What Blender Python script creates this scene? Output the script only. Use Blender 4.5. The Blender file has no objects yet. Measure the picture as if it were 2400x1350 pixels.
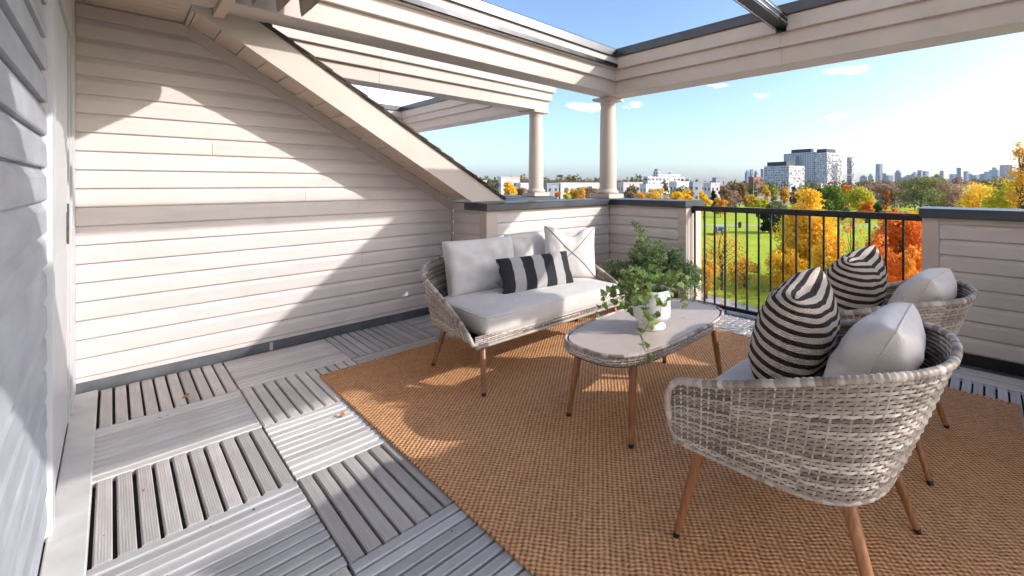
import bpy, math, random
import numpy as np
from mathutils import Vector, Matrix, Euler, noise as mnoise

# ------------------------------------------------------------------ camera, sky, sun, exposure
sc = bpy.context.scene
COL = sc.collection
YAW = 0.854
CAM = Vector((-0.507, -4.013, 1.237))
FWD = Vector((math.sin(YAW), math.cos(YAW), 0)); RGT = Vector((math.cos(YAW), -math.sin(YAW), 0))
cd = bpy.data.cameras.new('camera'); cam = bpy.data.objects.new('camera', cd); COL.objects.link(cam)
cd.sensor_width = 36; cd.sensor_fit = 'HORIZONTAL'; cd.lens = 1018.36 / 2400 * 36
cd.shift_x = (1200 - 1430.16) / 2400; cd.shift_y = (431.29 - 675) / 2400
cd.clip_start = 0.03; cd.clip_end = 40000
cam.location = CAM; cam.rotation_euler = (math.pi / 2, 0, -YAW); sc.camera = cam

SUN_TRAVEL = Vector((-1.16, 1.64, -1.0)).normalized()
sd = bpy.data.lights.new('sun', 'SUN'); sd.energy = 2.0; sd.angle = math.radians(0.55); sd.color = (1.0, 0.955, 0.91)
sun = bpy.data.objects.new('sun', sd); COL.objects.link(sun)
sun.rotation_euler = SUN_TRAVEL.to_track_quat('-Z', 'Y').to_euler(); sun.location = (20, -30, 25)
EL = math.asin(-SUN_TRAVEL.z); AZ = math.atan2(-SUN_TRAVEL.x, -SUN_TRAVEL.y)

world = bpy.data.worlds.new('World'); sc.world = world; world.use_nodes = True
def build_world():
    nt = world.node_tree; N = nt.nodes; L = nt.links; N.clear()
    out = N.new('ShaderNodeOutputWorld'); bg = N.new('ShaderNodeBackground'); bg.inputs['Strength'].default_value = 0.15
    sky = N.new('ShaderNodeTexSky'); sky.sky_type = 'NISHITA'; sky.sun_disc = False
    sky.sun_elevation = EL; sky.sun_rotation = AZ; sky.altitude = 150; sky.air_density = 0.85; sky.dust_density = 2.0; sky.ozone_density = 2.8
    tc = N.new('ShaderNodeTexCoord')
    nz = N.new('ShaderNodeTexNoise'); nz.inputs['Scale'].default_value = 30; nz.inputs['Detail'].default_value = 6; nz.inputs['Roughness'].default_value = 0.62
    mp = N.new('ShaderNodeMapping'); mp.inputs['Scale'].default_value = (1, 1, 2.2)
    L.new(tc.outputs['Generated'], mp.inputs[0]); L.new(mp.outputs[0], nz.inputs['Vector'])
    def M(op, a, b=None, c=None):
        n = N.new('ShaderNodeMath'); n.operation = op
        for i, v in enumerate((a, b, c)):
            if v is None: continue
            if isinstance(v, (int, float)): n.inputs[i].default_value = v
            else: L.new(v, n.inputs[i])
        return n.outputs[0]
    def dirpx(px, py): return (FWD + RGT * ((px - 1430.16) / 1018.36) + Vector((0, 0, 1)) * ((431.29 - py) / 1018.36)).normalized()
    clouds = []   # direction, half width, half height (as tangents), strength: a scatter of small fair-weather clouds all round
    for px, py, w, h, s in ((1380, 250, 62, 17, 1), (1490, 247, 40, 13, .8), (1972, 163, 68, 18, .95), (1785, 225, 32, 9, .8), (1962, 274, 40, 10, .9),
                            (1680, 202, 60, 9, .5), (930, 235, 150, 46, 1), (800, 190, 90, 40, .9), (2270, 370, 36, 8, .4)):
        clouds.append((dirpx(px, py), w / 1018., h / 1018., s))
    rc = random.Random(5)
    for i in range(9):
        a = YAW + math.radians(70) + rc.random() * math.radians(225); e = math.radians(rc.uniform(5, 24))
        clouds.append((Vector((math.sin(a) * math.cos(e), math.cos(a) * math.cos(e), math.sin(e))), rc.uniform(.04, .14), rc.uniform(.012, .04), rc.uniform(.5, 1)))
    tot = None
    for d, w, h, s in clouds:
        a = N.new('ShaderNodeVectorMath'); a.operation = 'MULTIPLY_ADD'; L.new(tc.outputs['Generated'], a.inputs[0])
        a.inputs[1].default_value = (1/w, 1/w, 1/h); a.inputs[2].default_value = (-d.x/w, -d.y/w, -d.z/h)
        b = N.new('ShaderNodeVectorMath'); b.operation = 'LENGTH'; L.new(a.outputs[0], b.inputs[0])
        k = M('MULTIPLY', M('MAXIMUM', M('SUBTRACT', 1.0, b.outputs['Value']), 0), s * 1.35)
        tot = k if tot is None else M('ADD', tot, k)
    f = M('ADD', M('MULTIPLY', tot, 1.5), M('SUBTRACT', M('MULTIPLY', nz.outputs['Fac'], 3.4), 2.35))
    f = M('MULTIPLY', M('MINIMUM', M('MAXIMUM', M('MULTIPLY', f, 1.3), 0), 0.9), M('MINIMUM', M('MULTIPLY', tot, 5.0), 1.0))
    mix = N.new('ShaderNodeMixRGB'); L.new(f, mix.inputs[0]); L.new(sky.outputs[0], mix.inputs[1]); mix.inputs[2].default_value = (6.6, 6.6, 6.8, 1)
    L.new(mix.outputs[0], bg.inputs[0]); L.new(bg.outputs[0], out.inputs[0])
build_world()
vs = sc.view_settings; vs.view_transform = 'Standard'; vs.look = 'None'; vs.exposure = 1.2; vs.gamma = 1; vs.use_curve_mapping = False
sc.render.engine = 'CYCLES'
cy = sc.cycles; cy.use_denoising = True; cy.max_bounces = 7; cy.diffuse_bounces = 4; cy.use_adaptive_sampling = True; cy.adaptive_threshold = 0.03; cy.glossy_bounces = 3; cy.transmission_bounces = 4
cy.volume_bounces = 0; cy.caustics_reflective = False; cy.caustics_refractive = False; cy.sample_clamp_indirect = 6

# ------------------------------------------------------------------ helpers
def tag(o, label=None, cat=None, group=None, kind=None):
    if label: o['label'] = label
    if cat: o['category'] = cat
    if group: o['group'] = group
    if kind: o['kind'] = kind
    return o
def thing(name, loc, label, cat, group=None, rz=0.0):
    o = bpy.data.objects.new(name, None); COL.objects.link(o); o.location = loc; o.rotation_euler = (0, 0, rz); o.empty_display_size = .1
    return tag(o, label, cat, group)
def copy_tree(o, parent=None):
    c = o.copy(); COL.objects.link(c)
    if parent is not None: c.parent = parent
    for ch in list(o.children): copy_tree(ch, c)
    return c
class MB:
    """collects geometry, then links it as one mesh object"""
    def __init__(s): s.v = []; s.f = []; s.fa = []
    def add(s, vs_, fs, val=0.0):
        b = len(s.v); s.v.extend(tuple(p) for p in vs_); s.f.extend(tuple(b + i for i in q) for q in fs); s.fa.extend([val] * len(fs)); return s
    def box(s, x0, x1, y0, y1, z0, z1, val=0.0):
        return s.add([(x0,y0,z0),(x1,y0,z0),(x1,y1,z0),(x0,y1,z0),(x0,y0,z1),(x1,y0,z1),(x1,y1,z1),(x0,y1,z1)],
                     [(0,3,2,1),(4,5,6,7),(0,1,5,4),(1,2,6,5),(2,3,7,6),(3,0,4,7)], val)
    def cbox(s, x0, x1, y0, y1, z0, z1, c=.006, val=0.0):
        """box with chamfered vertical and top edges"""
        def ring(d, z): return [(x0+d,y0,z),(x1-d,y0,z),(x1,y0+d,z),(x1,y1-d,z),(x1-d,y1,z),(x0+d,y1,z),(x0,y1-d,z),(x0,y0+d,z)]
        def inner(d, z): return [(x0+d+c,y0+c,z),(x1-d-c,y0+c,z),(x1-c,y0+d+c,z),(x1-c,y1-d-c,z),(x1-d-c,y1-c,z),(x0+d+c,y1-c,z),(x0+c,y1-d-c,z),(x0+c,y0+d+c,z)]
        vv = ring(c, z0) + ring(c, z1 - c) + inner(c*.3, z1)
        ff = [tuple(range(7, -1, -1)), tuple(range(16, 24))]
        for k in range(8):
            j = (k + 1) % 8; ff += [(k, j, 8+j, 8+k), (8+k, 8+j, 16+j, 16+k)]
        return s.add(vv, ff, val)
    def loft(s, rings, close=True, cap=True, val=0.0):
        n = len(rings[0]); vv = [p for r in rings for p in r]; ff = []
        for i in range(len(rings) - 1):
            for k in range(n if close else n - 1):
                j = (k + 1) % n; ff.append((i*n+k, i*n+j, (i+1)*n+j, (i+1)*n+k))
        if cap and close: ff += [tuple(range(n - 1, -1, -1)), tuple((len(rings)-1)*n + k for k in range(n))]
        return s.add(vv, ff, val)
    def tube(s, pts, rad, n=6, cap=True, val=0.0):
        pts = [Vector(p) for p in pts]; m = len(pts); rings = []
        if not hasattr(rad, '__len__'): rad = [rad] * m
        ref = None
        for i, p in enumerate(pts):
            t = (pts[min(i+1, m-1)] - pts[max(i-1, 0)]); t = t.normalized() if t.length > 1e-9 else Vector((0,0,1))
            if ref is None: ref = Vector((0,0,1)) if abs(t.z) < .9 else Vector((1,0,0))
            u = (ref - t * ref.dot(t)); u = u.normalized() if u.length > 1e-6 else t.orthogonal().normalized(); w = t.cross(u); ref = u
            rings.append([p + (u * math.cos(a) + w * math.sin(a)) * rad[i] for a in [2*math.pi*k/n for k in range(n)]])
        return s.loft(rings, True, cap, val)
    def lathe(s, prof, n=24, c=(0,0,0), val=0.0):
        rings = [[(c[0]+r*math.cos(2*math.pi*k/n), c[1]+r*math.sin(2*math.pi*k/n), c[2]+z) for k in range(n)] for r, z in prof]
        return s.loft(rings, True, True, val)
    def prism(s, prof, axis, a, b, val=0.0):
        """prof: 2-D points; axis 'x': (y,z) profile swept in x; 'y': (x,z) swept in y; 'z': (x,y) swept in z"""
        f = {'x': lambda t, p: (t, p[0], p[1]), 'y': lambda t, p: (p[0], t, p[1]), 'z': lambda t, p: (p[0], p[1], t)}[axis]
        return s.loft([[f(a, p) for p in prof], [f(b, p) for p in prof]], True, True, val)
    def mesh(s, name, mt=None, smooth=False, attr=False, fixn=True):
        me = bpy.data.meshes.new(name); me.from_pydata(s.v, [], s.f); me.update()
        if fixn:
            import bmesh
            bm = bmesh.new(); bm.from_mesh(me); bmesh.ops.recalc_face_normals(bm, faces=bm.faces); bm.to_mesh(me); bm.free()
        if mt: me.materials.append(mt)
        if smooth:
            me.polygons.foreach_set('use_smooth', [True] * len(me.polygons))
            if smooth != 'all':
                try: me.set_sharp_from_angle(angle=math.radians(smooth if smooth > 1 else 40))
                except Exception: pass
        if attr:
            at = me.attributes.new('v', 'FLOAT', 'FACE'); at.data.foreach_set('value', s.fa)
        return me
    def build(s, name, mt, parent=None, smooth=False, attr=False, rel=True, fixn=True):
        """geometry was collected in world coordinates (rel) or in the parent's own frame"""
        if parent is not None and rel:
            o = parent; off = Vector((0, 0, 0))
            while o is not None: off += Vector(o.location); o = o.parent
            s.v = [(p[0]-off.x, p[1]-off.y, p[2]-off.z) for p in s.v]
        ob = bpy.data.objects.new(name, s.mesh(name, mt, smooth, attr, fixn)); COL.objects.link(ob)
        if parent is not None: ob.parent = parent
        return ob
def npmesh(name, verts, quads, mt, attr=None, smooth=False):
    """fast mesh of quads from numpy arrays"""
    me = bpy.data.meshes.new(name); nv = len(verts); nf = len(quads)
    me.vertices.add(nv); me.vertices.foreach_set('co', np.asarray(verts, np.float32).ravel())
    me.loops.add(nf * 4); me.loops.foreach_set('vertex_index', np.asarray(quads, np.int32).ravel())
    me.polygons.add(nf); me.polygons.foreach_set('loop_start', np.arange(nf, dtype=np.int32) * 4)
    me.polygons.foreach_set('loop_total', np.full(nf, 4, np.int32))
    if smooth: me.polygons.foreach_set('use_smooth', np.ones(nf, bool))
    me.update(calc_edges=True); me.validate()
    if mt: me.materials.append(mt)
    if attr is not None:
        at = me.attributes.new('v', 'FLOAT', 'FACE'); at.data.foreach_set('value', np.asarray(attr, np.float32))
    return me
def link(name, me, parent=None, loc=(0,0,0), rot=(0,0,0), scale=(1,1,1)):
    o = bpy.data.objects.new(name, me); COL.objects.link(o); o.location = loc; o.rotation_euler = rot; o.scale = scale
    if parent is not None: o.parent = parent
    return o
def place(px, dist, z):
    """a spot out in the landscape: bearing (as a tangent from the terrace's view axis) and distance"""
    p = CAM + (FWD + RGT * ((px - 1430.16) / 1018.36)) * dist
    return Vector((p.x, p.y, z))

# ------------------------------------------------------------------ materials
MT = {}
class NT:
    def __init__(s, name):
        s.m = bpy.data.materials.new(name); s.m.use_nodes = True; s.t = s.m.node_tree; s.N = s.t.nodes; s.L = s.t.links; s.N.clear()
        s.out = s.N.new('ShaderNodeOutputMaterial'); MT[name] = s.m
    def n(s, typ, **kw):
        x = s.N.new('ShaderNode' + typ)
        for k, v in kw.items(): setattr(x, k, v)
        return x
    def put(s, sock, v):
        if v is None: return
        if hasattr(v, 'is_output'): s.L.new(v, sock)
        elif isinstance(v, (tuple, list)) and sock.type == 'RGBA': sock.default_value = (*v[:3], 1)
        else: sock.default_value = v
    def math(s, op, a, b=None, c=None):
        x = s.n('Math', operation=op)
        for i, v in enumerate((a, b, c)): s.put(x.inputs[i], v)
        return x.outputs[0]
    def mix(s, f, a, b, mode='MIX'):
        x = s.n('MixRGB', blend_type=mode); s.put(x.inputs[0], f); s.put(x.inputs[1], a); s.put(x.inputs[2], b); return x.outputs[0]
    def coords(s, kind='Object', scale=(1,1,1), rot=(0,0,0)):
        if kind == 'World': src = s.n('NewGeometry').outputs['Position']
        else: src = s.n('TexCoord').outputs[kind]
        mp = s.n('Mapping'); mp.inputs['Scale'].default_value = scale; mp.inputs['Rotation'].default_value = rot; s.L.new(src, mp.inputs[0]); return mp.outputs[0]
    def noise(s, vec, scale, detail=4, rough=.55):
        x = s.n('TexNoise'); x.inputs['Scale'].default_value = scale; x.inputs['Detail'].default_value = detail; x.inputs['Roughness'].default_value = rough
        s.L.new(vec, x.inputs['Vector']); return x.outputs['Fac']
    def ramp(s, f, stops):
        x = s.n('ValToRGB'); el = x.color_ramp.elements
        while len(el) < len(stops): el.new(.5)
        for e, (p, c) in zip(el, stops): e.position = p; e.color = (*c, 1)
        s.put(x.inputs[0], f); return x.outputs[0]
    def xyz(s, vec):
        x = s.n('SeparateXYZ'); s.L.new(vec, x.inputs[0]); return x.outputs
    def bump(s, h, dist=.002, strength=1.0, normal=None):
        x = s.n('Bump'); x.inputs['Distance'].default_value = dist; x.inputs['Strength'].default_value = strength; s.put(x.inputs['Height'], h)
        if normal is not None: s.L.new(normal, x.inputs['Normal'])
        return x.outputs[0]
    def bsdf(s, color, rough=.6, normal=None, metal=0.0, spec=.5, **kw):
        x = s.n('BsdfPrincipled'); s.put(x.inputs['Base Color'], color); s.put(x.inputs['Roughness'], rough); s.put(x.inputs['Metallic'], metal)
        x.inputs['Specular IOR Level'].default_value = spec
        if normal is not None: s.L.new(normal, x.inputs['Normal'])
        for k, v in kw.items(): s.put(x.inputs[k.replace('_', ' ')], v)
        s.L.new(x.outputs[0], s.out.inputs[0]); return x
def mul(c, k): return tuple(min(1, v * k) for v in c)
def simple(name, col, rough=.6, var=.08, scale=6, coord='World', stretch=(1,1,1), bump=0, bscale=60, bstretch=None, metal=0, spec=.5, rand=0, dirt=0, **kw):
    t = NT(name); vec = t.coords(coord, stretch); n1 = t.noise(vec, scale, 5)
    c = t.ramp(n1, [(.3, mul(col, 1 - var)), (.7, mul(col, 1 + var))])
    if dirt:
        n2 = t.noise(t.coords('World'), 2.3, 6, .7); c = t.mix(t.math('MULTIPLY', t.math('MAXIMUM', t.math('SUBTRACT', n2, .52), 0), dirt * 4), c, mul(col, .45))
    if rand:
        oi = t.n('ObjectInfo'); k = t.math('MULTIPLY_ADD', oi.outputs['Random'], 2 * rand, 1 - rand)
        hs = t.n('HueSaturation'); t.put(hs.inputs['Value'], k); t.put(hs.inputs['Color'], c); c = hs.outputs[0]
    nrm = None
    if bump: nrm = t.bump(t.noise(t.coords(coord, bstretch or stretch), bscale, 3), bump)
    rr = t.math('MULTIPLY_ADD', n1, .16, rough - .08)
    t.bsdf(c, rr, nrm, metal, spec, **kw); return t.m

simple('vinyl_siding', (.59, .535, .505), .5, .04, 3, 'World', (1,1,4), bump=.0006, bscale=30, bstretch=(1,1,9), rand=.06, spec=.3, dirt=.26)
simple('shade_toned_siding', (.40, .42, .455), .55, .16, 3, 'World', (1,1,4), bump=.0008, bscale=30, bstretch=(1,1,9), rand=.05, spec=.3, dirt=.3)  # shade of the left wall is put into this darker, bluer base colour
simple('beige_trim', (.53, .455, .40), .5, .045, 2.5, bump=.0004, bscale=40, spec=.3, dirt=.22)
simple('soffit_vinyl', (.58, .455, .355), .55, .04, 3, rand=.04, spec=.3)
simple('column_paint', (.52, .445, .38), .55, .03, 3, bump=.0005, bscale=120, spec=.3)
simple('cap_metal', (.032, .038, .047), .33, .25, 5, spec=.6, dirt=.2)
simple('membrane', (.10, .105, .115), .7, .3, 7, bump=.002, bscale=18, dirt=.5)
simple('black_metal', (.008, .008, .009), .38, .2, 9, spec=.5)
simple('track_metal', (.03, .03, .033), .25, .2, 9, metal=.8)
simple('bright_metal', (.55, .56, .58), .25, .1, 9, metal=1.0)
simple('shingle', (.07, .055, .047), .9, .4, 25, bump=.004, bscale=200, rand=.25)
simple('door_paint', (.56, .565, .58), .45, .04, 3, spec=.4, dirt=.15)
simple('sill_paint', (.60, .59, .575), .6, .12, 5, dirt=.5, bump=.0006, bscale=50); simple('dark_gap', (.012, .012, .013), .8)
simple('canopy_fabric', (.50, .42, .36), .85, .08, 8)
simple('brass', (.10, .095, .08), .4, .2, 20, metal=.7)
simple('leg_wood', (.27, .118, .048), .42, .35, 10, 'Object', (9,9,1.0), bump=.0006, bscale=40, bstretch=(6,6,.6), rand=.08)
simple('foot_black', (.01, .01, .01), .6)
simple('pot_white', (.80, .78, .755), .42, .03, 9, bump=.0006, bscale=90, spec=.4)
simple('pot_grey', (.42, .41, .40), .7, .15, 12, bump=.001, bscale=60)
simple('soil', (.05, .032, .022), .95, .5, 60, bump=.006, bscale=120)
simple('piping_grey', (.20, .195, .195), .85, .1, 40)
simple('vine_stem', (.22, .16, .07), .7, .2, 30)
simple('bark', (.10, .075, .055), .9, .4, 6, bump=.02, bscale=14)
simple('bark_pale', (.27, .22, .18), .9, .3, 6)
simple('building_mass', (.78, .735, .69), .8, .08, .6)
simple('white_stucco', (.64, .62, .60), .7, .05, .05)
simple('pale_block', (.62, .56, .52), .8, .07, .08)
simple('grey_block', (.30, .31, .33), .7, .1, .08)
simple('brick_far', (.30, .135, .085), .85, .12, .3)
simple('glass_far', (.055, .075, .11), .15, .3, .05, spec=.8)
simple('dark_roof', (.03, .036, .05), .6, .1, .1)
simple('tower_far', (.14, .17, .215), .5, .12, .01, rand=.25)
simple('concrete', (.46, .42, .385), .85, .08, .6, bump=.004, bscale=3)
simple('asphalt', (.34, .315, .29), .9, .12, .15)
simple('car_white', (.7, .7, .7), .3); simple('car_blue', (.03, .07, .2), .3); simple('car_dark', (.03, .03, .035), .3); simple('car_red', (.3, .03, .02), .3)
simple('tyre', (.015, .015, .015), .8); simple('pole_grey', (.45, .45, .45), .5)

def mk_slat():
    t = NT('deck_slat'); v = t.coords('Object', (1.2, 22, 22)); a = t.noise(v, 3, 6, .65); b = t.noise(t.coords('World'), 3.2, 5, .6)
    c = t.ramp(a, [(.25, (.42, .40, .385)), (.55, (.57, .55, .53)), (.8, (.69, .67, .655))])
    c = t.mix(t.math('MULTIPLY', t.math('MAXIMUM', t.math('SUBTRACT', b, .5), 0), 1.6), c, (.60, .60, .605))
    oi = t.n('ObjectInfo'); hs = t.n('HueSaturation'); t.put(hs.inputs['Value'], t.math('MULTIPLY_ADD', oi.outputs['Random'], .26, .90)); t.put(hs.inputs['Color'], c)
    c = t.mix(1.0, hs.outputs[0], oi.outputs['Color'], 'MULTIPLY')
    wv = t.xyz(t.coords('Object'))[1]; g = t.math('SINE', t.math('MULTIPLY', wv, 900))
    nrm = t.bump(t.math('ADD', t.math('MULTIPLY', g, .25), a), .0012)
    t.bsdf(c, t.math('MULTIPLY_ADD', a, .2, .5), nrm, spec=.4)
mk_slat()
def mk_rug():
    t = NT('sisal'); p = t.coords('World', (1,1,1)); x, y, z = t.xyz(p)
    w = t.noise(p, 9, 3); k = 2 * math.pi / .023
    w2 = t.noise(p, 34, 2); xs = t.math('ADD', t.math('MULTIPLY', x, k), t.math('ADD', t.math('MULTIPLY', w, 7.0), t.math('MULTIPLY', w2, 3.0))); ys = t.math('ADD', t.math('MULTIPLY', t.math('ADD', y, t.math('MULTIPLY', x, .25)), k * .85), t.math('MULTIPLY', w, 5.2))
    s = t.math('MULTIPLY', t.math('SINE', xs), t.math('SINE', ys))
    s2 = t.math('SINE', t.math('MULTIPLY', t.math('ADD', x, y), k * 1.1))
    h = t.math('MULTIPLY_ADD', s, .5, .5); n1 = t.noise(p, 55, 3, .7); n2 = t.noise(p, 1.6, 4)
    f = t.math('ADD', t.math('MULTIPLY', h, .55), t.math('MULTIPLY', n1, .55))
    c = t.ramp(f, [(.24, (.13, .052, .020)), (.48, (.56, .275, .125)), (.82, (.92, .55, .29))])
    c = t.mix(t.math('MULTIPLY', n2, .35), c, (.46, .215, .090)); n3 = t.noise(p, 4.5, 5, .7); c = t.mix(t.math('MULTIPLY', t.math('MAXIMUM', t.math('SUBTRACT', n3, .5), 0), 1.2), c, (.30, .145, .065))
    bm = t.bump(t.math('ADD', h, t.math('ADD', t.math('MULTIPLY', s2, .12), t.math('MULTIPLY', n1, .7))), .0046)
    t.bsdf(c, .9, bm, spec=.15)
mk_rug()
def mk_wicker():
    t = NT('wicker'); a = t.n('Attribute', attribute_name='v').outputs['Fac']; p = t.coords('Object'); n1 = t.noise(p, 7, 3); n2 = t.noise(p, 160, 2)
    f = t.math('ADD', t.math('MULTIPLY', a, .6), t.math('MULTIPLY', n1, .5))
    c = t.ramp(f, [(0, (.028, .021, .017)), (.22, (.15, .118, .094)), (.5, (.34, .285, .240)), (.85, (.66, .59, .52))])
    c = t.mix(t.math('MULTIPLY', n2, .35), c, (.24, .195, .155))
    t.bsdf(c, .5, t.bump(n2, .0008), spec=.35)
mk_wicker()
def mk_fabric(name, col, fine=900, var=.05, rough=.9):
    t = NT(name); p = t.coords('Object'); x, y, z = t.xyz(p)
    w = t.math('MULTIPLY', t.math('SINE', t.math('MULTIPLY', x, fine)), t.math('SINE', t.math('MULTIPLY', z, fine)))
    n1 = t.noise(p, 9, 4); c = t.ramp(n1, [(.3, mul(col, 1 - var)), (.7, mul(col, 1 + var))])
    fold = t.noise(t.coords('Object', (1, 1, 1)), 7, 3, .5)
    nb = t.bump(fold, .012, .7); nb = t.bump(w, .0006, .6, nb)
    t.bsdf(c, rough, nb, spec=.2, Sheen_Weight=.15)
mk_fabric('cushion_fabric', (.63, .585, .545)); mk_fabric('plain_pillow', (.72, .66, .61)); mk_fabric('linen_pale', (.68, .635, .605), 500)
def mk_stripes(name, axis, pitch, duty, off, light, dark, knit):
    t = NT(name); p = t.coords('Object'); c3 = t.xyz(p); w = t.noise(p, 14, 3)
    q = t.math('ADD', t.n('Attribute', attribute_name=axis).outputs['Fac'], t.math('MULTIPLY_ADD', w, .016, -.008))
    fr = t.math('FRACT', t.math('MULTIPLY_ADD', q, pitch, off)); m = t.math('LESS_THAN', fr, duty)
    x, y, z = c3; kx = t.math('SINE', t.math('MULTIPLY', x, knit)); kz = t.math('SINE', t.math('MULTIPLY', z, knit)); kk = t.math('MULTIPLY', kx, kz)
    n1 = t.noise(p, 120, 3)
    ld = t.mix(t.math('MULTIPLY', n1, .5), light, mul(light, .72)); dk = t.mix(t.math('MULTIPLY', n1, .6), dark, mul(dark, 2.4))
    c = t.mix(m, ld, dk)
    t.bsdf(c, .92, t.bump(kk, .0028, .9), spec=.12)
mk_stripes('knit_stripes', 'pv', 14.0, .46, .70, (.80, .68, .56), (.040, .033, .029), 780)
mk_stripes('block_stripes', 'pu', 3.5, .5, 0.0, (.80, .765, .735), (.045, .047, .053), 1500)
def mk_top():
    t = NT('table_plate'); p = t.coords('World'); n1 = t.noise(p, 18, 5)
    t.bsdf(t.ramp(n1, [(.3, (.50, .415, .355)), (.7, (.54, .455, .39))]), .42, t.bump(t.noise(p, 160, 2), .0002), spec=.5)
mk_top()
def leafmat(name, stops, trans=.35, rough=.55):
    t = NT(name); a = t.n('Attribute', attribute_name='v').outputs['Fac']; oi = t.n('ObjectInfo')
    f = t.math('ADD', t.math('MULTIPLY', a, .85), t.math('MULTIPLY', oi.outputs['Random'], .15)); c = t.ramp(f, stops)
    d = t.n('BsdfPrincipled'); t.put(d.inputs['Base Color'], c); t.put(d.inputs['Roughness'], rough); d.inputs['Specular IOR Level'].default_value = .25
    tr = t.n('BsdfTranslucent'); t.put(tr.inputs[0], c); mx = t.n('MixShader'); mx.inputs[0].default_value = trans
    t.L.new(d.outputs[0], mx.inputs[1]); t.L.new(tr.outputs[0], mx.inputs[2]); t.L.new(mx.outputs[0], t.out.inputs[0])
leafmat('leaf_gold', [(.1, (.66, .36, .015)), (.5, (.90, .58, .035)), (.9, (.97, .74, .12))], .5)
leafmat('leaf_orange', [(.1, (.56, .13, .014)), (.5, (.84, .29, .035)), (.9, (.92, .52, .07))], .5)
leafmat('leaf_red', [(.1, (.50, .09, .014)), (.45, (.80, .20, .03)), (.7, (.88, .32, .045)), (.95, (.92, .58, .08))], .5)
leafmat('leaf_amber', [(.1, (.46, .22, .03)), (.5, (.78, .42, .05)), (.9, (.90, .60, .10))], .5)
leafmat('leaf_green', [(.1, (.05, .10, .016)), (.5, (.14, .22, .03)), (.9, (.32, .37, .045))], .4)
leafmat('leaf_dark', [(.1, (.012, .025, .010)), (.5, (.03, .055, .018)), (.9, (.07, .10, .03))])
leafmat('leaf_olive', [(.1, (.13, .13, .04)), (.5, (.27, .27, .09)), (.9, (.42, .39, .14))], .4)
leafmat('leaf_brown', [(.1, (.22, .115, .07)), (.5, (.40, .25, .165)), (.9, (.55, .37, .25))], .4)
leafmat('leaf_mixed', [(.05, (.06, .10, .02)), (.35, (.17, .17, .05)), (.6, (.30, .17, .07)), (.9, (.52, .24, .04))])
leafmat('leaf_yellowgreen', [(.1, (.24, .28, .025)), (.5, (.54, .50, .04)), (.9, (.86, .68, .07))], .45)
leafmat('fern_green', [(.1, (.07, .125, .045)), (.5, (.21, .30, .125)), (.9, (.50, .56, .33))], .4)
leafmat('ivy_leaf', [(.1, (.07, .15, .02)), (.5, (.15, .26, .04)), (.85, (.42, .48, .20)), (1, (.62, .62, .42))], .3, .4)
leafmat('fallen_leaf', [(.1, (.35, .14, .03)), (.9, (.55, .26, .06))], .2)
def mk_lawn():
    t = NT('lawn'); p = t.coords('World'); n1 = t.noise(p, .11, 6, .6); n2 = t.noise(p, 2.5, 4, .7)
    c = t.ramp(n1, [(.25, (.26, .37, .022)), (.5, (.38, .50, .03)), (.75, (.54, .56, .09))])
    c = t.mix(t.math('MULTIPLY', n2, .45), c, (.42, .46, .06)); t.bsdf(c, .95, t.bump(n2, .05), spec=.1)
mk_lawn()
def mk_far():
    t = NT('far_ground'); p = t.coords('World'); n1 = t.noise(p, .02, 6, .65)
    t.bsdf(t.ramp(n1, [(.3, (.10, .11, .03)), (.5, (.22, .19, .09)), (.7, (.30, .26, .20))]), .95, spec=.1)
mk_far()
# ------------------------------------------------------------------ the terrace: floor, walls, parapets
rng = random.Random(11)
SID, TRIM = MT['vinyl_siding'], MT['beige_trim']
T = .61                                                      # deck tile size
SH = .112                                                    # siding course height

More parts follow.
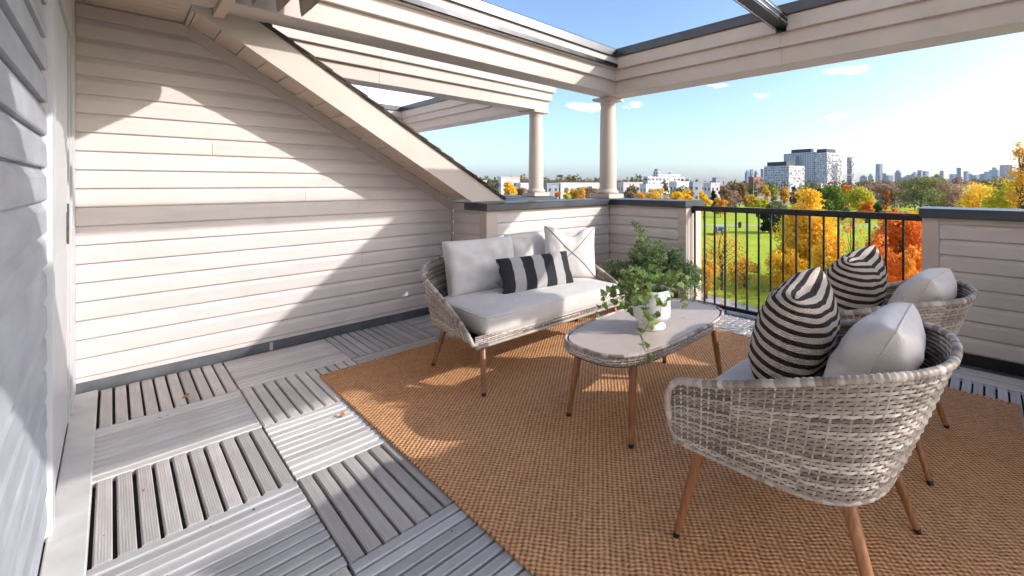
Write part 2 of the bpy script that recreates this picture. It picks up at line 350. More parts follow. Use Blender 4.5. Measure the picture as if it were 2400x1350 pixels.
def build_deck():
    deck = MB().box(-.70, 3.415, -5.0, .03, -.10, -.050).build('deck', MT['membrane']); tag(deck, 'deck floor of grey composite slat tiles', None, None, 'structure')
    def slatmesh(n, ln):
        w, h, c = .0445, .024, .004
        prof = [(-w/2, 0), (w/2, 0), (w/2, h-c), (w/2-c, h), (-w/2+c, h), (-w/2, h-c)]
        return MB().prism(prof, 'x', 0, ln).mesh(n, MT['deck_slat'])
    full = slatmesh('slat', T - .006); short = slatmesh('slat_cut', .255)
    tray = MB().box(.002, T-.002, .002, T-.002, 0, .010).mesh('deck_tile', MT['dark_gap']); trayc = MB().box(.002, .258, .002, T-.002, 0, .010).mesh('deck_tile', MT['dark_gap'])
    P = T / 11; rest = MB()
    seen = {-1: range(0, 5), 0: range(0, 5), 1: range(0, 2), 2: range(0, 2), 3: range(0, 2), 4: range(0, 7), 5: range(0, 8)}
    tints = [(1.0, .955, .93), (.86, .83, .82), (1.10, 1.06, 1.03), (.80, .82, .85), (1.06, 1.06, 1.06)]
    for u in range(-1, 6):
        for v in range(0, 8):
            hid = 1 <= u <= 3 and 2 <= v <= 5
            x0, y0 = u * T, -(v + 1) * T
            cut = u == 5; along_x = (u + v) % 2 == 0
            tt = tints[(u * 3 + v * 7) % 5]
            if hid: continue
            if v not in seen[u]:
                n = 11 if not cut or along_x else 4
                for k in range(n):
                    if along_x: rest.box(x0+.003, x0+(.26 if cut else T)-.003, y0+(k+.5)*P-.023, y0+(k+.5)*P+.023, -.024, 0)
                    else: rest.box(x0+(k+.5)*P-.023, x0+(k+.5)*P+.023, y0+.003, y0+T-.003, -.024, 0)
                continue
            tile = link('deck_tile', trayc if cut else tray, deck, (x0, y0, -.034))
            n = 11 if along_x or not cut else 4
            for k in range(n):
                dz = .010 + rng.uniform(-.0008, .0008)
                if along_x: s = link('slat', short if cut else full, tile, (.003, (k + .5) * P, dz), (0, 0, rng.uniform(-.002, .002)))
                else: s = link('slat', full, tile, ((k + .5) * P + (.008 if cut else 0), .003, dz), (0, 0, math.pi/2 + rng.uniform(-.002, .002)))
                kk = rng.uniform(.88, 1.08); s.color = (tt[0]*kk, tt[1]*kk, tt[2]*kk, 1)
    o = rest.build('slat', MT['deck_slat'], deck); tag(o, kind='stuff')
    # boards along the house wall
    b = MB(); b.cbox(-.655, -.6135, -4.9, -.02, -.04, .0025); b.build('edge_board', MT['deck_slat'], deck)
    b = MB(); b.cbox(-.655, -.560, -4.9, -.025, .0035, .017, .004); b.build('sill_board', MT['sill_paint'], deck)
    # membrane strip and upturn along the street parapet
    MB().box(3.315, 3.42, -4.9, -.58, -.05, -.028).build('membrane_strip', MT['membrane'], deck)
    return deck
deck = build_deck()

def siding(parent, axis, face, out, a0, a1, z0, z1, mt=SID, h=SH, endfn=None, first=0.0, seams=()):
    """courses of dutch-lap boards on a wall: axis 'x' or 'y' is the run, face the wall plane, out = +-1 the way it looks"""
    z = z0; k = 0
    while z < z1 - .004:
        top = min(z + h, z1); hh = top - z
        prof = [(-.0035, z + .0022), (.0125, z + .0018), (.0150, z + .0065), (.0128, z + min(.70 * h, hh * .98)), (-.0005, z + hh if hh < h * .8 else z + h * .975), (-.0035, z + hh - .0005)]
        cuts = [a0] + [s for s in seams if seams[s] == k] + [a1] if isinstance(seams, dict) else [a0, a1]
        for i in range(len(cuts) - 1):
            c0 = cuts[i] + (.001 if i else 0); c1 = cuts[i+1] - (.001 if i < len(cuts) - 2 else 0)
            ra, rb = [], []
            for o, zz in prof:
                e = c1 if endfn is None or i < len(cuts) - 2 else min(c1, endfn(zz))
                if e < c0 + .004: e = c0 + .004
                q = face + out * o
                ra.append((c0, q, zz) if axis == 'x' else (q, c0, zz)); rb.append((e, q, zz) if axis == 'x' else (q, e, zz))
            MB().loft([ra, rb]).build('siding_board', mt, parent)
        z += h; k += 1

# --- gable wall with the dutch-lap siding (the long lit wall)
GX0, GX1, GY = -.645, 1.728, .042
gw = thing('gable_wall', (.5, GY, 0), 'long beige siding wall under the sloping gable eave, left of the sofa', 'wall')
MB().add([(GX0-.02, GY+.003, -.1), (GX1+.012, GY+.003, -.1), (GX1+.012, GY+.003, 1.02), (-.17, GY+.003, 2.30), (GX0-.02, GY+.003, 2.30),
          (GX0-.02, .20, -.1), (GX1+.012, .20, -.1), (GX1+.012, .20, 1.02), (-.17, .20, 2.30), (GX0-.02, .20, 2.30)],
         [(0,1,2,3,4), (9,8,7,6,5), (0,5,6,1), (1,6,7,2), (2,7,8,3), (3,8,9,4), (4,9,5,0)]).build('wall_core', MT['building_mass'], gw)
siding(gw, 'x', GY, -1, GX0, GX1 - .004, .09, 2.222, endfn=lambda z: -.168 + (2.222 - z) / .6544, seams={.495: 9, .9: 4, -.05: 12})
def rake(zb, zt, x0, x1, y0, y1, nm, mt, par):
    MB().add([(x0, y0, zb(x0)), (x1, y0, zb(x1)), (x1, y0, zt(x1)), (x0, y0, zt(x0)), (x0, y1, zb(x0)), (x1, y1, zb(x1)), (x1, y1, zt(x1)), (x0, y1, zt(x0))],
             [(0,1,2,3), (7,6,5,4), (0,4,5,1), (1,5,6,2), (2,6,7,3), (3,7,4,0)]).build(nm, mt, par)
rake(lambda x: 2.1055 - .6544 * x, lambda x: 2.192 - .6544 * x, -.168, 1.722, .004, .036, 'frieze_board', TRIM, gw)
MB().box(GX0, -.170, .004, .036, 2.2195, 2.297).build('frieze_board', TRIM, gw)
MB().box(GX0 - .0, 1.716, .022, .038, -.045, .062).build('base_flashing', MT['membrane'], gw)
MB().box(GX0, 1.716, -.001, .0215, -.049, -.003).build('base_flashing', MT['membrane'], gw)
MB().box(GX0, 1.722, .0305, .041, .0625, .0895).build('starter_strip', SID, gw)
MB().box(.265, .285, .0185, .0215, -.0025, .055).build('flashing_lap', MT['concrete'], gw)
for i, (xa, za) in enumerate(((1.722, 0),)):
    MB().box(1.716, 1.730, .012, .030, .086, 1.06).build('corner_channel', TRIM, gw)

# --- gable roof over it
gr = thing('gable_roof', (.9, .2, 1.05), 'sloping gable roof edge with beige fascia, soffit panels and dark shingles', 'roof')
FB = lambda x: 2.171 - .652 * x
FT = lambda x: 2.385 - .640 * x
MB().add([(-.19, -.40, FB(-.19)), (1.688, -.40, 1.071), (2.035, -.40, 1.073), (2.035, -.40, FT(2.035)), (-.19, -.40, FT(-.19)),
          (-.19, -.372, FB(-.19)), (1.688, -.372, 1.071), (2.035, -.372, 1.073), (2.035, -.372, FT(2.035)), (-.19, -.372, FT(-.19))],
         [(0,1,2,3,4), (9,8,7,6,5), (0,5,6,1), (1,6,7,2), (2,7,8,3), (3,8,9,4), (4,9,5,0)]).build('fascia_board', TRIM, gr)
n = 16; px_ = (1.700 + .160) / n
for i in range(n):
    xa = -.160 + i * px_; xb = xa + px_ - .0035; up = .0
    rake(lambda x: 2.190 - .653 * x + (x - xa) / px_ * .007, lambda x: 2.203 - .653 * x + (x - xa) / px_ * .007, xa, xb, -.3705, .003, 'soffit_panel', MT['soffit_vinyl'], gr)
MB().add([(-.19, -.3715, FB(-.19)+.045), (1.95, -.3715, 1.12), (1.95, -.3715, FT(1.95)-.004), (-.19, -.3715, FT(-.19)-.004),
          (-.19, .86, FB(-.19)+.045), (1.95, .86, 1.12), (1.95, .86, FT(1.95)-.004), (-.19, .86, FT(-.19)-.004)],
         [(0,1,2,3), (7,6,5,4), (0,4,5,1), (1,5,6,2), (2,6,7,3), (3,7,4,0)]).build('roof_deck', MT['dark_roof'], gr)
rake(lambda x: FT(x) + .002, lambda x: FT(x) + .010, -.19, 2.045, -.416, -.404, 'drip_edge', MT['bark'], gr)
for i in range(19):
    xa = -.19 + i * .118; xb = xa + .150; dz = .013
    rake(lambda x: FT(x) + .0115 + (xb - x) / .150 * .001 + (x - xa) / .15 * dz - .004, lambda x: FT(x) + .0115 + .010 + (x - xa) / .15 * dz, xa, min(xb, 2.055), -.420 - rng.random() * .006, .87, 'shingle_course', MT['shingle'], gr)
for xa in (-.192, -.168): MB().box(xa, xa + .019, -.372, .002, 2.283, 2.302).build('joint_trim', MT['soffit_vinyl'], gr)

# --- house wall on the left with the door, and its flat eave
WX = -.668                                                    # face of the house wall
hw = thing('house_wall', (WX - .05, -2.4, 0), 'side wall of the house, lap siding coloured grey for shade, along the left edge', 'wall')
MB().box(-.80, WX - .004, -5.0, .040, -.1, 2.299).build('wall_core', MT['building_mass'], hw)
siding(hw, 'y', WX, 1, -5.0, -1.56, .06, 2.296, mt=MT['shade_toned_siding'])
MB().box(WX - .002, WX + .026, -1.555, -1.44, .0, 2.296).build('corner_board', MT['door_paint'], hw)
MB().box(WX - .002, WX + .0225, -.20, .030, 0, 2.296).build('corner_board', MT['door_paint'], hw)
MB().box(WX - .002, WX + .020, -1.437, -.203, 2.02, 2.296).build('head_board', MT['door_paint'], hw)
dr = thing('terrace_door', (WX, -.95, 0), 'pale narrow terrace door in the house wall', 'door')
MB().box(WX - .004, WX + .006, -1.437, -.203, .0, 2.018).build('door_frame', MT['dark_gap'], dr)
d1 = MB().box(WX - .002, WX + .014, -1.40, -.50, .03, 2.0).build('door_leaf', MT['door_paint'], dr)
for za, zb in ((.15, .95), (1.10, 1.86)): MB().box(WX + .0125, WX + .018, -1.28, -.62, za, zb).build('door_panel', MT['door_paint'], d1)
MB().box(WX + .0145, WX + .022, -.575, -.55, .94, 1.14).build('handle_plate', MT['brass'], d1)
MB().box(WX - .002, WX + .018, -.47, -.40, .0, 2.016).build('door_stop', MT['door_paint'], dr)
MB().box(WX - .002, WX + .024, -.345, -.285, .0, 2.016).build('door_stop', MT['door_paint'], dr)

ev = thing('house_eave', (-.35, -2.4, 2.3), 'flat beige soffit of the house eave at the top left corner', 'eave')
y = .0015
for i in range(14):
    y1 = y - .098; MB().box(-.708, -.198 if y > -.40 else -.101, y1, y - .004, 2.3005, 2.318).build('soffit_panel', MT['soffit_vinyl'], ev); y = y1
MB().box(-.708, -.101, -5.0, y - .004, 2.3005, 2.318).build('soffit_panel', MT['soffit_vinyl'], ev)
MB().box(-.80, -.10, -5.0, .2, 2.3185, 2.62).build('eave_core', MT['building_mass'], ev)
MB().box(-.098, -.048, -4.9, -.415, 2.268, 2.62).build('eave_trim', MT['soffit_vinyl'], ev)

# --- parapets
def cap_prof(c0, c1, z0=.992, z1=1.065):
    return [(c0 + .004, z0), (c1 - .004, z0), (c1, z0 + .004), (c1, z1 - .014), (c1 - .008, z1 - .006), ((c0 + c1) / 2, z1), (c0 + .008, z1 - .006), (c0, z1 - .014), (c0, z0 + .004)]
XI, XO, YI, YO = 3.432, 3.73, -.568, -.27
pa = thing('parapet_wall', (2.6, -.42, 0), 'low siding parapet behind the sofa with dark metal cap', 'parapet')
MB().box(1.742, XO, YI + .004, YO, -.1, .990).build('wall_core', MT['building_mass'], pa)
siding(pa, 'x', YI, -1, 1.838, 3.414, .088, .970)
MB().box(1.836, 3.4165, YI - .016, YI + .003, .966, .9905).build('top_trim', TRIM, pa)
MB().cbox(1.722, 1.836, -.586, -.470, -.05, .9905, .003).build('corner_post', TRIM, pa)
siding(pa, 'y', 1.738, -1, -.469, .010, .088, 1.056)
MB().box(1.7395, 1.80, -.469, .020, -.05, 1.058).build('wall_core', MT['building_mass'], pa)
MB().box(3.406, 3.4195, YI - .017, YI + .001, .04, .965).build('corner_channel', TRIM, pa)
MB().box(1.84, 3.40, YI - .008, YI + .002, -.05, .084).build('base_flashing', MT['membrane'], pa)
MB().prism(cap_prof(-.626, -.245), 'x', 1.700, 3.378).build('metal_cap', MT['cap_metal'], pa)

pb = thing('parapet_wall', (3.575, -1.0, 0), 'short siding parapet behind the fern, between corner column and railing', 'parapet')
MB().box(XI + .004, XO, -1.54, YI + .0015, -.1, .990).build('wall_core', MT['building_mass'], pb)
siding(pb, 'y', XI, -1, -1.538, -.590, .088, .970)
MB().box(XI - .016, XI + .003, -1.539, -.590, .966, .9905).build('top_trim', TRIM, pb)
MB().box(XI - .014, XI + .002, -1.538, -.590, -.05, .086).build('base_flashing', MT['membrane'], pb)
MB().cbox(3.416, 3.736, -1.640, -1.540, -.3, .9905, .003).build('end_post', TRIM, pb)
MB().box(3.50, 3.515, -1.646, -1.6405, -.05, .98).build('end_channel', TRIM, pb)
MB().prism(cap_prof(3.380, 3.772), 'y', -1.657, -.230).build('metal_cap', MT['cap_metal'], pb)

pc = thing('parapet_wall', (3.575, -4.3, 0), 'siding parapet on the right of the railing behind the wicker chairs', 'parapet')
MB().box(XI + .004, XO, -4.92, -3.742, -.1, .990).build('wall_core', MT['building_mass'], pc)
siding(pc, 'y', XI, -1, -4.92, -3.744, .058, .9555)
MB().box(XI - .016, XI + .003, -4.92, -3.743, .9525, .9905).build('top_trim', TRIM, pc)
MB().cbox(3.416, 3.736, -3.742, -3.642, -.3, .9905, .003).build('end_post', TRIM, pc)
MB().box(XI - .004, XI + .003, -4.92, -3.744, -.05, .050).build('base_flashing', MT['dark_gap'], pc)
MB().prism(cap_prof(3.380, 3.772), 'y', -4.96, -3.626).build('metal_cap', MT['cap_metal'], pc)

pd = thing('parapet_wall', (2.6, -4.78, 0), 'low siding parapet closing the terrace behind the viewer', 'parapet')
MB().box(1.742, 3.41, -4.92, -4.64, -.1, .990).build('wall_core', MT['building_mass'], pd)
siding(pd, 'x', -4.638, 1, 1.75, 3.40, .088, .985)
MB().prism(cap_prof(-4.96, -4.59), 'x', 1.70, 3.378).build('metal_cap', MT['cap_metal'], pd)
pv = thing('shade_screen', (2.45, -5.03, 0), 'tall beige screen behind the rear parapet, unseen, added to shade the deck', 'screen')  # unseen blocker, added to cast the straight-edged shadow on the near deck
for i in range(12): MB().box(1.74 + i * .119, 1.74 + i * .119 + .117, -5.05, -5.02, -.05, 1.78).build('screen_board', TRIM, pv)
MB().box(1.73, 3.18, -5.075, -5.051, 1.60, 1.70).build('screen_rail', TRIM, pv); MB().box(1.73, 3.18, -5.075, -5.051, .3, .4).build('screen_rail', TRIM, pv)

# --- metal railing in the parapet gap
rl = thing('metal_railing', (3.55, -2.64, -.05), 'black metal railing with thin vertical bars overlooking the park', 'railing')
RX = 3.55; BK = MT['black_metal']
MB().prism([(RX-.026, .955), (RX+.026, .955), (RX+.028, .965), (RX+.026, 1.000), (RX+.016, 1.007), (RX-.016, 1.007), (RX-.026, 1.000), (RX-.028, .965)], 'y', -3.640, -1.642).build('top_rail', BK, rl)
MB().cbox(RX-.019, RX+.019, -3.640, -1.642, -.022, .012, .003).build('bottom_rail', BK, rl)
bal = MB().box(-.008, .008, -.008, .008, 0, .944).mesh('baluster', BK)
for i in range(17): link('baluster', bal, rl, (0, -1.667 - i * .1152 + 2.64, .0615))
for yy in (-1.648, -3.634): MB().box(RX-.03, RX+.03, yy-.006, yy+.006, .93, .995).build('bracket', BK, rl); MB().box(RX-.026, RX+.026, yy-.006, yy+.006, -.03, .02).build('bracket', BK, rl)
for yy in (-2.02, -2.64, -3.2): MB().tube([(RX, yy, -.05), (RX, yy, -.02)], .009, 8).build('foot', BK, rl)
MB().box(3.416, 3.735, -3.63, -1.65, -.10, -.052).build('sill_membrane', MT['membrane'], rl)

# --- beams of the pergola frame
LAY = ((2.300, 2.448, 0.0, 'lower_board'), (2.4485, 2.570, .040, 'middle_board'), (2.5705, 2.702, .078, 'upper_board'), (2.7025, 2.800, .104, 'metal_cap'))
def beam(name, label, axis, c0, c1, a0, a1, group=None, seams=(), ends=(0, 0), gapface=None):
    mid = ((c0 + c1) / 2, (a0 + a1) / 2); loc = (mid[1], mid[0], 2.3) if axis == 'x' else (mid[0], mid[1], 2.3)
    b = thing(name, loc, label, 'beam', group)
    for z0, z1, pr, nm in LAY:
        cuts = [a0 - ends[0] * pr] + list(seams) + [a1 + ends[1] * pr]
        mt = MT['cap_metal'] if nm == 'metal_cap' else TRIM
        for i in range(len(cuts) - 1):
            p0 = cuts[i] + (.0012 if i else 0); p1 = cuts[i+1] - (.0012 if i < len(cuts) - 2 else 0)
            lip = .004
            if nm == 'metal_cap':
                q0, q1 = c0 - pr, c1 + pr
                prof = [(q0 + .003, z0), (q1 - .003, z0), (q1, z0 + .004), (q1 - .002, z1 - .012), (q1 - .012, z1), (q0 + .012, z1), (q0 + .002, z1 - .012), (q0, z0 + .004)]
            else:
                q0, q1 = c0 - pr, c1 + pr
                prof = [(q0 + lip, z0), (q1 - lip, z0), (q1, z0 + lip), (q1, z1), (q0, z1), (q0, z0 + lip)]
            MB().prism(prof, axis, p0, p1).build(nm, mt, b)
    return b
bF = beam('pergola_beam', 'beige front beam with dark metal cap over the railing', 'y', 3.42, 3.68, -4.92, -.41, seams=(-2.62,), ends=(0, 1))
b1 = beam('pergola_beam', 'beige side beam with black track, from corner column towards the house', 'x', -.67, -.41, -.044, 3.4192, seams=(1.64,), ends=(0, -1))
bR = beam('pergola_beam', 'beige rear beam over the terrace behind the viewer', 'x', -4.92, -4.66, -.044, 3.4192, ends=(0, -1))
b2 = beam('pergola_beam', "beige side beam of the neighbouring terrace, behind the gable roof", 'x', .86, 1.12, -.6, 3.70, seams=(1.36,), ends=(0, 1))
bN = beam('pergola_beam', "beige front beam of the neighbouring terrace beyond its column", 'y', 3.42, 3.68, 1.226, 4.9992, seams=(2.9,), ends=(0, -1))
b3 = beam('pergola_beam', "beige far side beam of the neighbouring terrace", 'x', 5.0, 5.26, -.6, 3.74)

def column(loc, label, zt=2.3):
    c = thing('porch_column', loc, label, 'column'); x, y, z = loc; P = MT['column_paint']
    MB().cbox(x-.14, x+.14, y-.14, y+.14, z, z + .052, .004).build('plinth', P, c)
    MB().lathe([(.118, .052), (.130, .058), (.134, .072), (.128, .086), (.117, .092), (.115, .100), (.1075, .112)], 40, (x, y, z)).build('base_moulding', P, c, smooth=50)
    h_ = zt - z; prof = [(.1065, .112)] + [(.1065 - .012 * (t ** 2), .112 + (h_ - .20) * t) for t in [i / 10 for i in range(1, 11)]]
    MB().lathe(prof, 40, (x, y, z)).build('shaft', P, c, smooth=50)
    MB().lathe([(.095, h_ - .088), (.101, h_ - .082), (.101, h_ - .074), (.096, h_ - .068), (.098, h_ - .052), (.125, h_ - .030)], 40, (x, y, z)).build('capital', P, c, smooth=50)
    MB().cbox(x-.14, x+.14, y-.14, y+.14, z + h_ - .030, zt - .001, .003).build('abacus', P, c)
column((3.575, -.42, 1.064), 'beige round column on the parapet corner of this terrace')
column((3.575, .985, 1.064), "beige round column of the neighbouring terrace, the farther one")
column((3.575, -4.78, 1.064), 'beige round column on the rear parapet corner behind the viewer')
column((3.575, 5.13, 1.064), "beige column at the far end of the neighbouring terrace")

pn = thing('parapet_wall', (2.7, .98, 0), "neighbouring terrace's parapet with grey metal cap", 'parapet')
MB().box(1.98, XO, .845, 1.14, -.1, .990).build('wall_core', TRIM, pn)
MB().prism(cap_prof(.80, 1.18, .995, 1.062), 'x', 1.95, 3.772).build('metal_cap', MT['cap_metal'], pn)
MB().box(XI, XO, 1.141, 5.2, -.1, .990).build('wall_core', TRIM, pn)
MB().prism(cap_prof(3.38, 3.772), 'y', 1.181, 5.3).build('metal_cap', MT['cap_metal'], pn)

# --- retractable canopy: tracks, centre rail, bunched fabric at the house side
cn = thing('retractable_canopy', (1.6, -1.6, 2.6), 'retractable canopy with dark tracks and beige fabric bunched at the house', 'canopy')
TK = MT['track_metal']
MB().box(-.04, 3.335, -.780, -.7495, 2.583, 2.618).build('side_track', TK, cn); MB().box(-.04, 3.335, -.775, -.7495, 2.6185, 2.626).build('track_lip', MT['black_metal'], cn)
MB().box(-.04, 3.335, -4.58, -4.55, 2.583, 2.618).build('side_track', TK, cn)
cr = MB().cbox(-.04, 3.338, -2.700, -2.585, 2.598, 2.706, .006).build('centre_rail', MT['black_metal'], cn)
MB().box(-.04, 3.335, -2.706, -2.7005, 2.615, 2.628).build('rail_strip', MT['bright_metal'], cr); MB().box(-.04, 3.335, -2.706, -2.7005, 2.662, 2.674).build('rail_strip', MT['bright_metal'], cr)
MB().box(-.04, 3.335, -2.612, -2.598, 2.592, 2.5975).build('rail_strip', MT['bright_metal'], cr)
MB().box(3.328, 3.3395, -2.69, -2.60, 2.560, 2.5975).build('rail_end', TK, cr)
def fold_fabric(y0, y1):
    mb = MB(); n = 40; ys = np.linspace(y0, y1, 10); rows = []
    xs = []; zs = []
    ctr = [(.032, 2.275), (.150, 2.266), (.27, 2.275)]
    for cx_, cz in ctr:
        for k in range(13):
            t = k / 12; a = (t - .5) * 2
            xs.append(cx_ + a * .052 * (.35 + .65 * abs(a))); zs.append(cz + .34 * abs(a) ** 1.35)
    for yi, yy in enumerate(ys):
        rows.append([(x + .004 * math.sin(yy * 9 + i), yy, z + .012 * math.sin(yy * 6 + i * .5) * (yi not in (0,))) for i, (x, z) in enumerate(zip(xs, zs))])
    back = [[(x + .004, y, z + .005) for x, y, z in r] for r in rows]
    rings = [r + b[::-1] for r, b in zip(rows, back)]
    mb.loft(rings, True, False); mb.build('fabric', MT['canopy_fabric'], cn, smooth=60)
fold_fabric(-.79, -2.57); fold_fabric(-2.72, -4.57)

# --- the building the terrace sits on
bm_ = MB().box(-9, 3.735, -12, 14, -8.5, -.105).build('building', MT['building_mass']); tag(bm_, 'beige storeys of the townhouse block below the terrace', 'building')
bm2 = MB().box(-9, -.81, -12, 14, -.104, 5.6).build('building', MT['building_mass']); tag(bm2, 'upper storey of the house the terrace opens from, unseen, raised for warm bounce light', 'building')  # out of view; height and pale colour chosen to bounce warm sunlight
# ------------------------------------------------------------------ rug
def build_rug():
    x0, x1, y0, y1 = .372, 2.80, -4.14, -.785; nx, ny = 64, 88; top = []
    for j in range(ny + 1):
        for i in range(nx + 1):
            u, v = i / nx, j / ny; x = x0 + (x1 - x0) * u; y = y0 + (y1 - y0) * v
            x += .055 * math.exp(-((v - .52) / .10) ** 2) * u ** 6 + .010 * mnoise.noise(Vector((3, v * 7, u * 2))) * (u > .5) + .004 * mnoise.noise(Vector((9, v * 9, 0)))
            y += .006 * mnoise.noise(Vector((u * 6, 4, 0)))
            z = .009 + .0025 * mnoise.noise(Vector((x * 3, y * 3, 0))) + .006 * max(0, mnoise.noise(Vector((x * 1.7 + 4, y * 2.3, 2)))) * (abs(u - .5) > .36 or abs(v - .5) > .40)
            top.append((x, y, z))
    mb = MB(); W = nx + 1
    mb.add(top, [(j*W+i, j*W+i+1, (j+1)*W+i+1, (j+1)*W+i) for j in range(ny) for i in range(nx)])
    rim = [i for i in range(W)] + [j*W+nx for j in range(1, ny+1)] + [ny*W+i for i in range(nx-1, -1, -1)] + [j*W for j in range(ny-1, 0, -1)]
    b = len(mb.v); mb.v += [(top[i][0], top[i][1], .0012) for i in rim]; m = len(rim)
    for k in range(m): mb.f.append((rim[k], b + k, b + (k+1) % m, rim[(k+1) % m])); mb.fa.append(0)
    o = mb.build('rug', MT['sisal']); tag(o, 'large brown woven sisal rug under the furniture', 'rug')
    hem = MB(); e = [(top[i][0], top[i][1], .0075) for i in rim]; hem.tube(e + e[:2], .0072, 6, False); hem.build('hem', MT['sisal'], o)
build_rug()

# ------------------------------------------------------------------ woven furniture
def upath(w, front, c, back, e=.78, n=400):
    """plan of a tub: up one side, round the back, down the other; resampled evenly"""
    pts = [(-w, front + (c - front) * t) for t in np.linspace(0, 1, 60, endpoint=False)]
    for a in np.linspace(0, math.pi, 200):
        ca, sa = math.cos(a), math.sin(a)
        pts.append((-w * math.copysign(abs(ca) ** e, ca), c - (c - back) * sa ** e))
    pts += [(w, c + (front - c) * t) for t in np.linspace(0, 1, 60)[1:]]
    p = np.array(pts); d = np.r_[0, np.cumsum(np.linalg.norm(np.diff(p, axis=0), axis=1))]; t = np.linspace(0, d[-1], n)
    return np.c_[np.interp(t, d, p[:, 0]), np.interp(t, d, p[:, 1])], d[-1]
class Tub:
    """surface of a woven tub: bottom path and rim path blended, rim height as a function of the rim point"""
    def __init__(s, bot, rim, zb, zr, bulge=.012):
        s.B, _ = upath(*bot); s.R, s.len = upath(*rim); s.zb = zb; s.zr = zr; s.bulge = bulge
    def P(s, u, t):
        i = u * 399; k = min(int(i), 398); f = i - k
        b = s.B[k] * (1 - f) + s.B[k+1] * f; r = s.R[k] * (1 - f) + s.R[k+1] * f; tt = t ** .9
        x, y = b * (1 - tt) + r * tt
        z0, z1 = s.zb(u, b), s.zr(u, r); return Vector((x, y, z0 + (z1 - z0) * t))
    def Nrm(s, u, t):
        a = s.P(min(u + .004, 1), t) - s.P(max(u - .004, 0), t); b = s.P(u, min(t + .02, 1)) - s.P(u, max(t - .02, 0)); n = a.cross(b)
        n = n.normalized() if n.length > 1e-9 else Vector((0, -1, 0)); return n
def weave(pf, nf, nu, nt, seed, closed=False, sub=2, amp=.0024, t0=0.0, t1=1.0, both=False):
    """over-and-under woven strands over a surface pf(u,t); weft rows plus stakes, one mesh"""
    rd = random.Random(seed); mb = MB(); m = nu * sub
    us = [k / m for k in range(m + 1)]; rows = [t0 + (t1 - t0) * (j + .5) / nt for j in range(nt)]; hw = (t1 - t0) / nt * .425
    base = [[(pf(u, max(t - hw, 0)), pf(u, t), pf(u, min(t + hw, 1)), nf(u, t)) for u in us] for t in rows]
    for j, t, sg in [(j, t, 1) for j, t in enumerate(rows)] + ([(j, t, -1) for j, t in enumerate(rows)] if both else []):
        val = rd.random(); L_ = []
        for k, u in enumerate(us):
            a, b, c, nn = base[j][k]; nn = nn * sg; ph = math.cos(math.pi * (k / sub + j)); off = amp * ph + .0024
            L_.append((a + nn * (off - .0012), b + nn * (off + .0022), c + nn * (off - .0012)))
        vv = [p for q in L_ for p in q]; ff = []; b0 = len(mb.v); mb.v += [tuple(p) for p in vv]
        for k in range(m):
            if k % (sub * 9) == 0: val = min(1, max(0, .5 + rd.gauss(0, .28)))
            for q in (0, 1): mb.f.append((b0+k*3+q, b0+(k+1)*3+q, b0+(k+1)*3+q+1, b0+k*3+q+1)); mb.fa.append(val)
    b0 = len(mb.v); nl_ = 10                                                   # added dark sheet, paints shade into the gaps between strands
    for i in range(nl_ + 1):
        for k in range(0, m + 1, sub): mb.v.append(tuple(pf(us[k], t0 + (t1 - t0) * i / nl_)))
    w_ = m // sub + 1
    for i in range(nl_):
        for k in range(w_ - 1): mb.f.append((b0+i*w_+k, b0+i*w_+k+1, b0+(i+1)*w_+k+1, b0+(i+1)*w_+k)); mb.fa.append(-.6)
    sw = .125 / nu
    for k in range(nu + (0 if closed else 1)):
        u = (k) / nu; val = rd.uniform(.45, 1); b0 = len(mb.v); ns = max(4, nt // 2)
        for i in range(ns + 1):
            t = t0 + (t1 - t0) * i / ns; nn = nf(u, t)
            for du in (-sw, 0, sw): mb.v.append(tuple(pf(min(1, max(0, u + du)), t) + nn * (.0042 if du == 0 else .0022)))
        for i in range(ns):
            for q in (0, 1): mb.f.append((b0+i*3+q, b0+i*3+q+1, b0+(i+1)*3+q+1, b0+(i+1)*3+q)); mb.fa.append(val)
    return mb
def braid(path, r, seed, closed=False, wraps=None):
    """a wrapped rim: a tube whose surface is ribbed by the strand wound round it"""
    rd = random.Random(seed); mb = MB(); n = len(path); pts = [Vector(p) for p in path]
    rad = [r * (1 + (.13 if i % 3 else -.10) + rd.uniform(-.04, .04)) for i in range(n)]
    b0 = len(mb.f); mb.tube(pts, rad, 8, not closed)
    ring = 8; v = .6
    for i in range(len(mb.f)):
        if (i // ring) % 3 == 0 and i % ring == 0: v = min(1, max(.1, rd.gauss(.50, .26)))
        mb.fa[i] = v
    return mb
def leg(parent, top, foot, r0=.0205, r1=.0125):
    top, foot = Vector(top), Vector(foot); k = foot + (top - foot).normalized() * .018
    o = MB().tube([top, top * .5 + k * .5, k], [r0, (r0 + r1) / 2 + .001, r1], 12).build('leg', MT['leg_wood'], parent, smooth=50, rel=False)
    MB().tube([k, foot], [r1 + .0005, r1 * .9], 12).build('foot_cap', MT['foot_black'], o, smooth=50, rel=False)

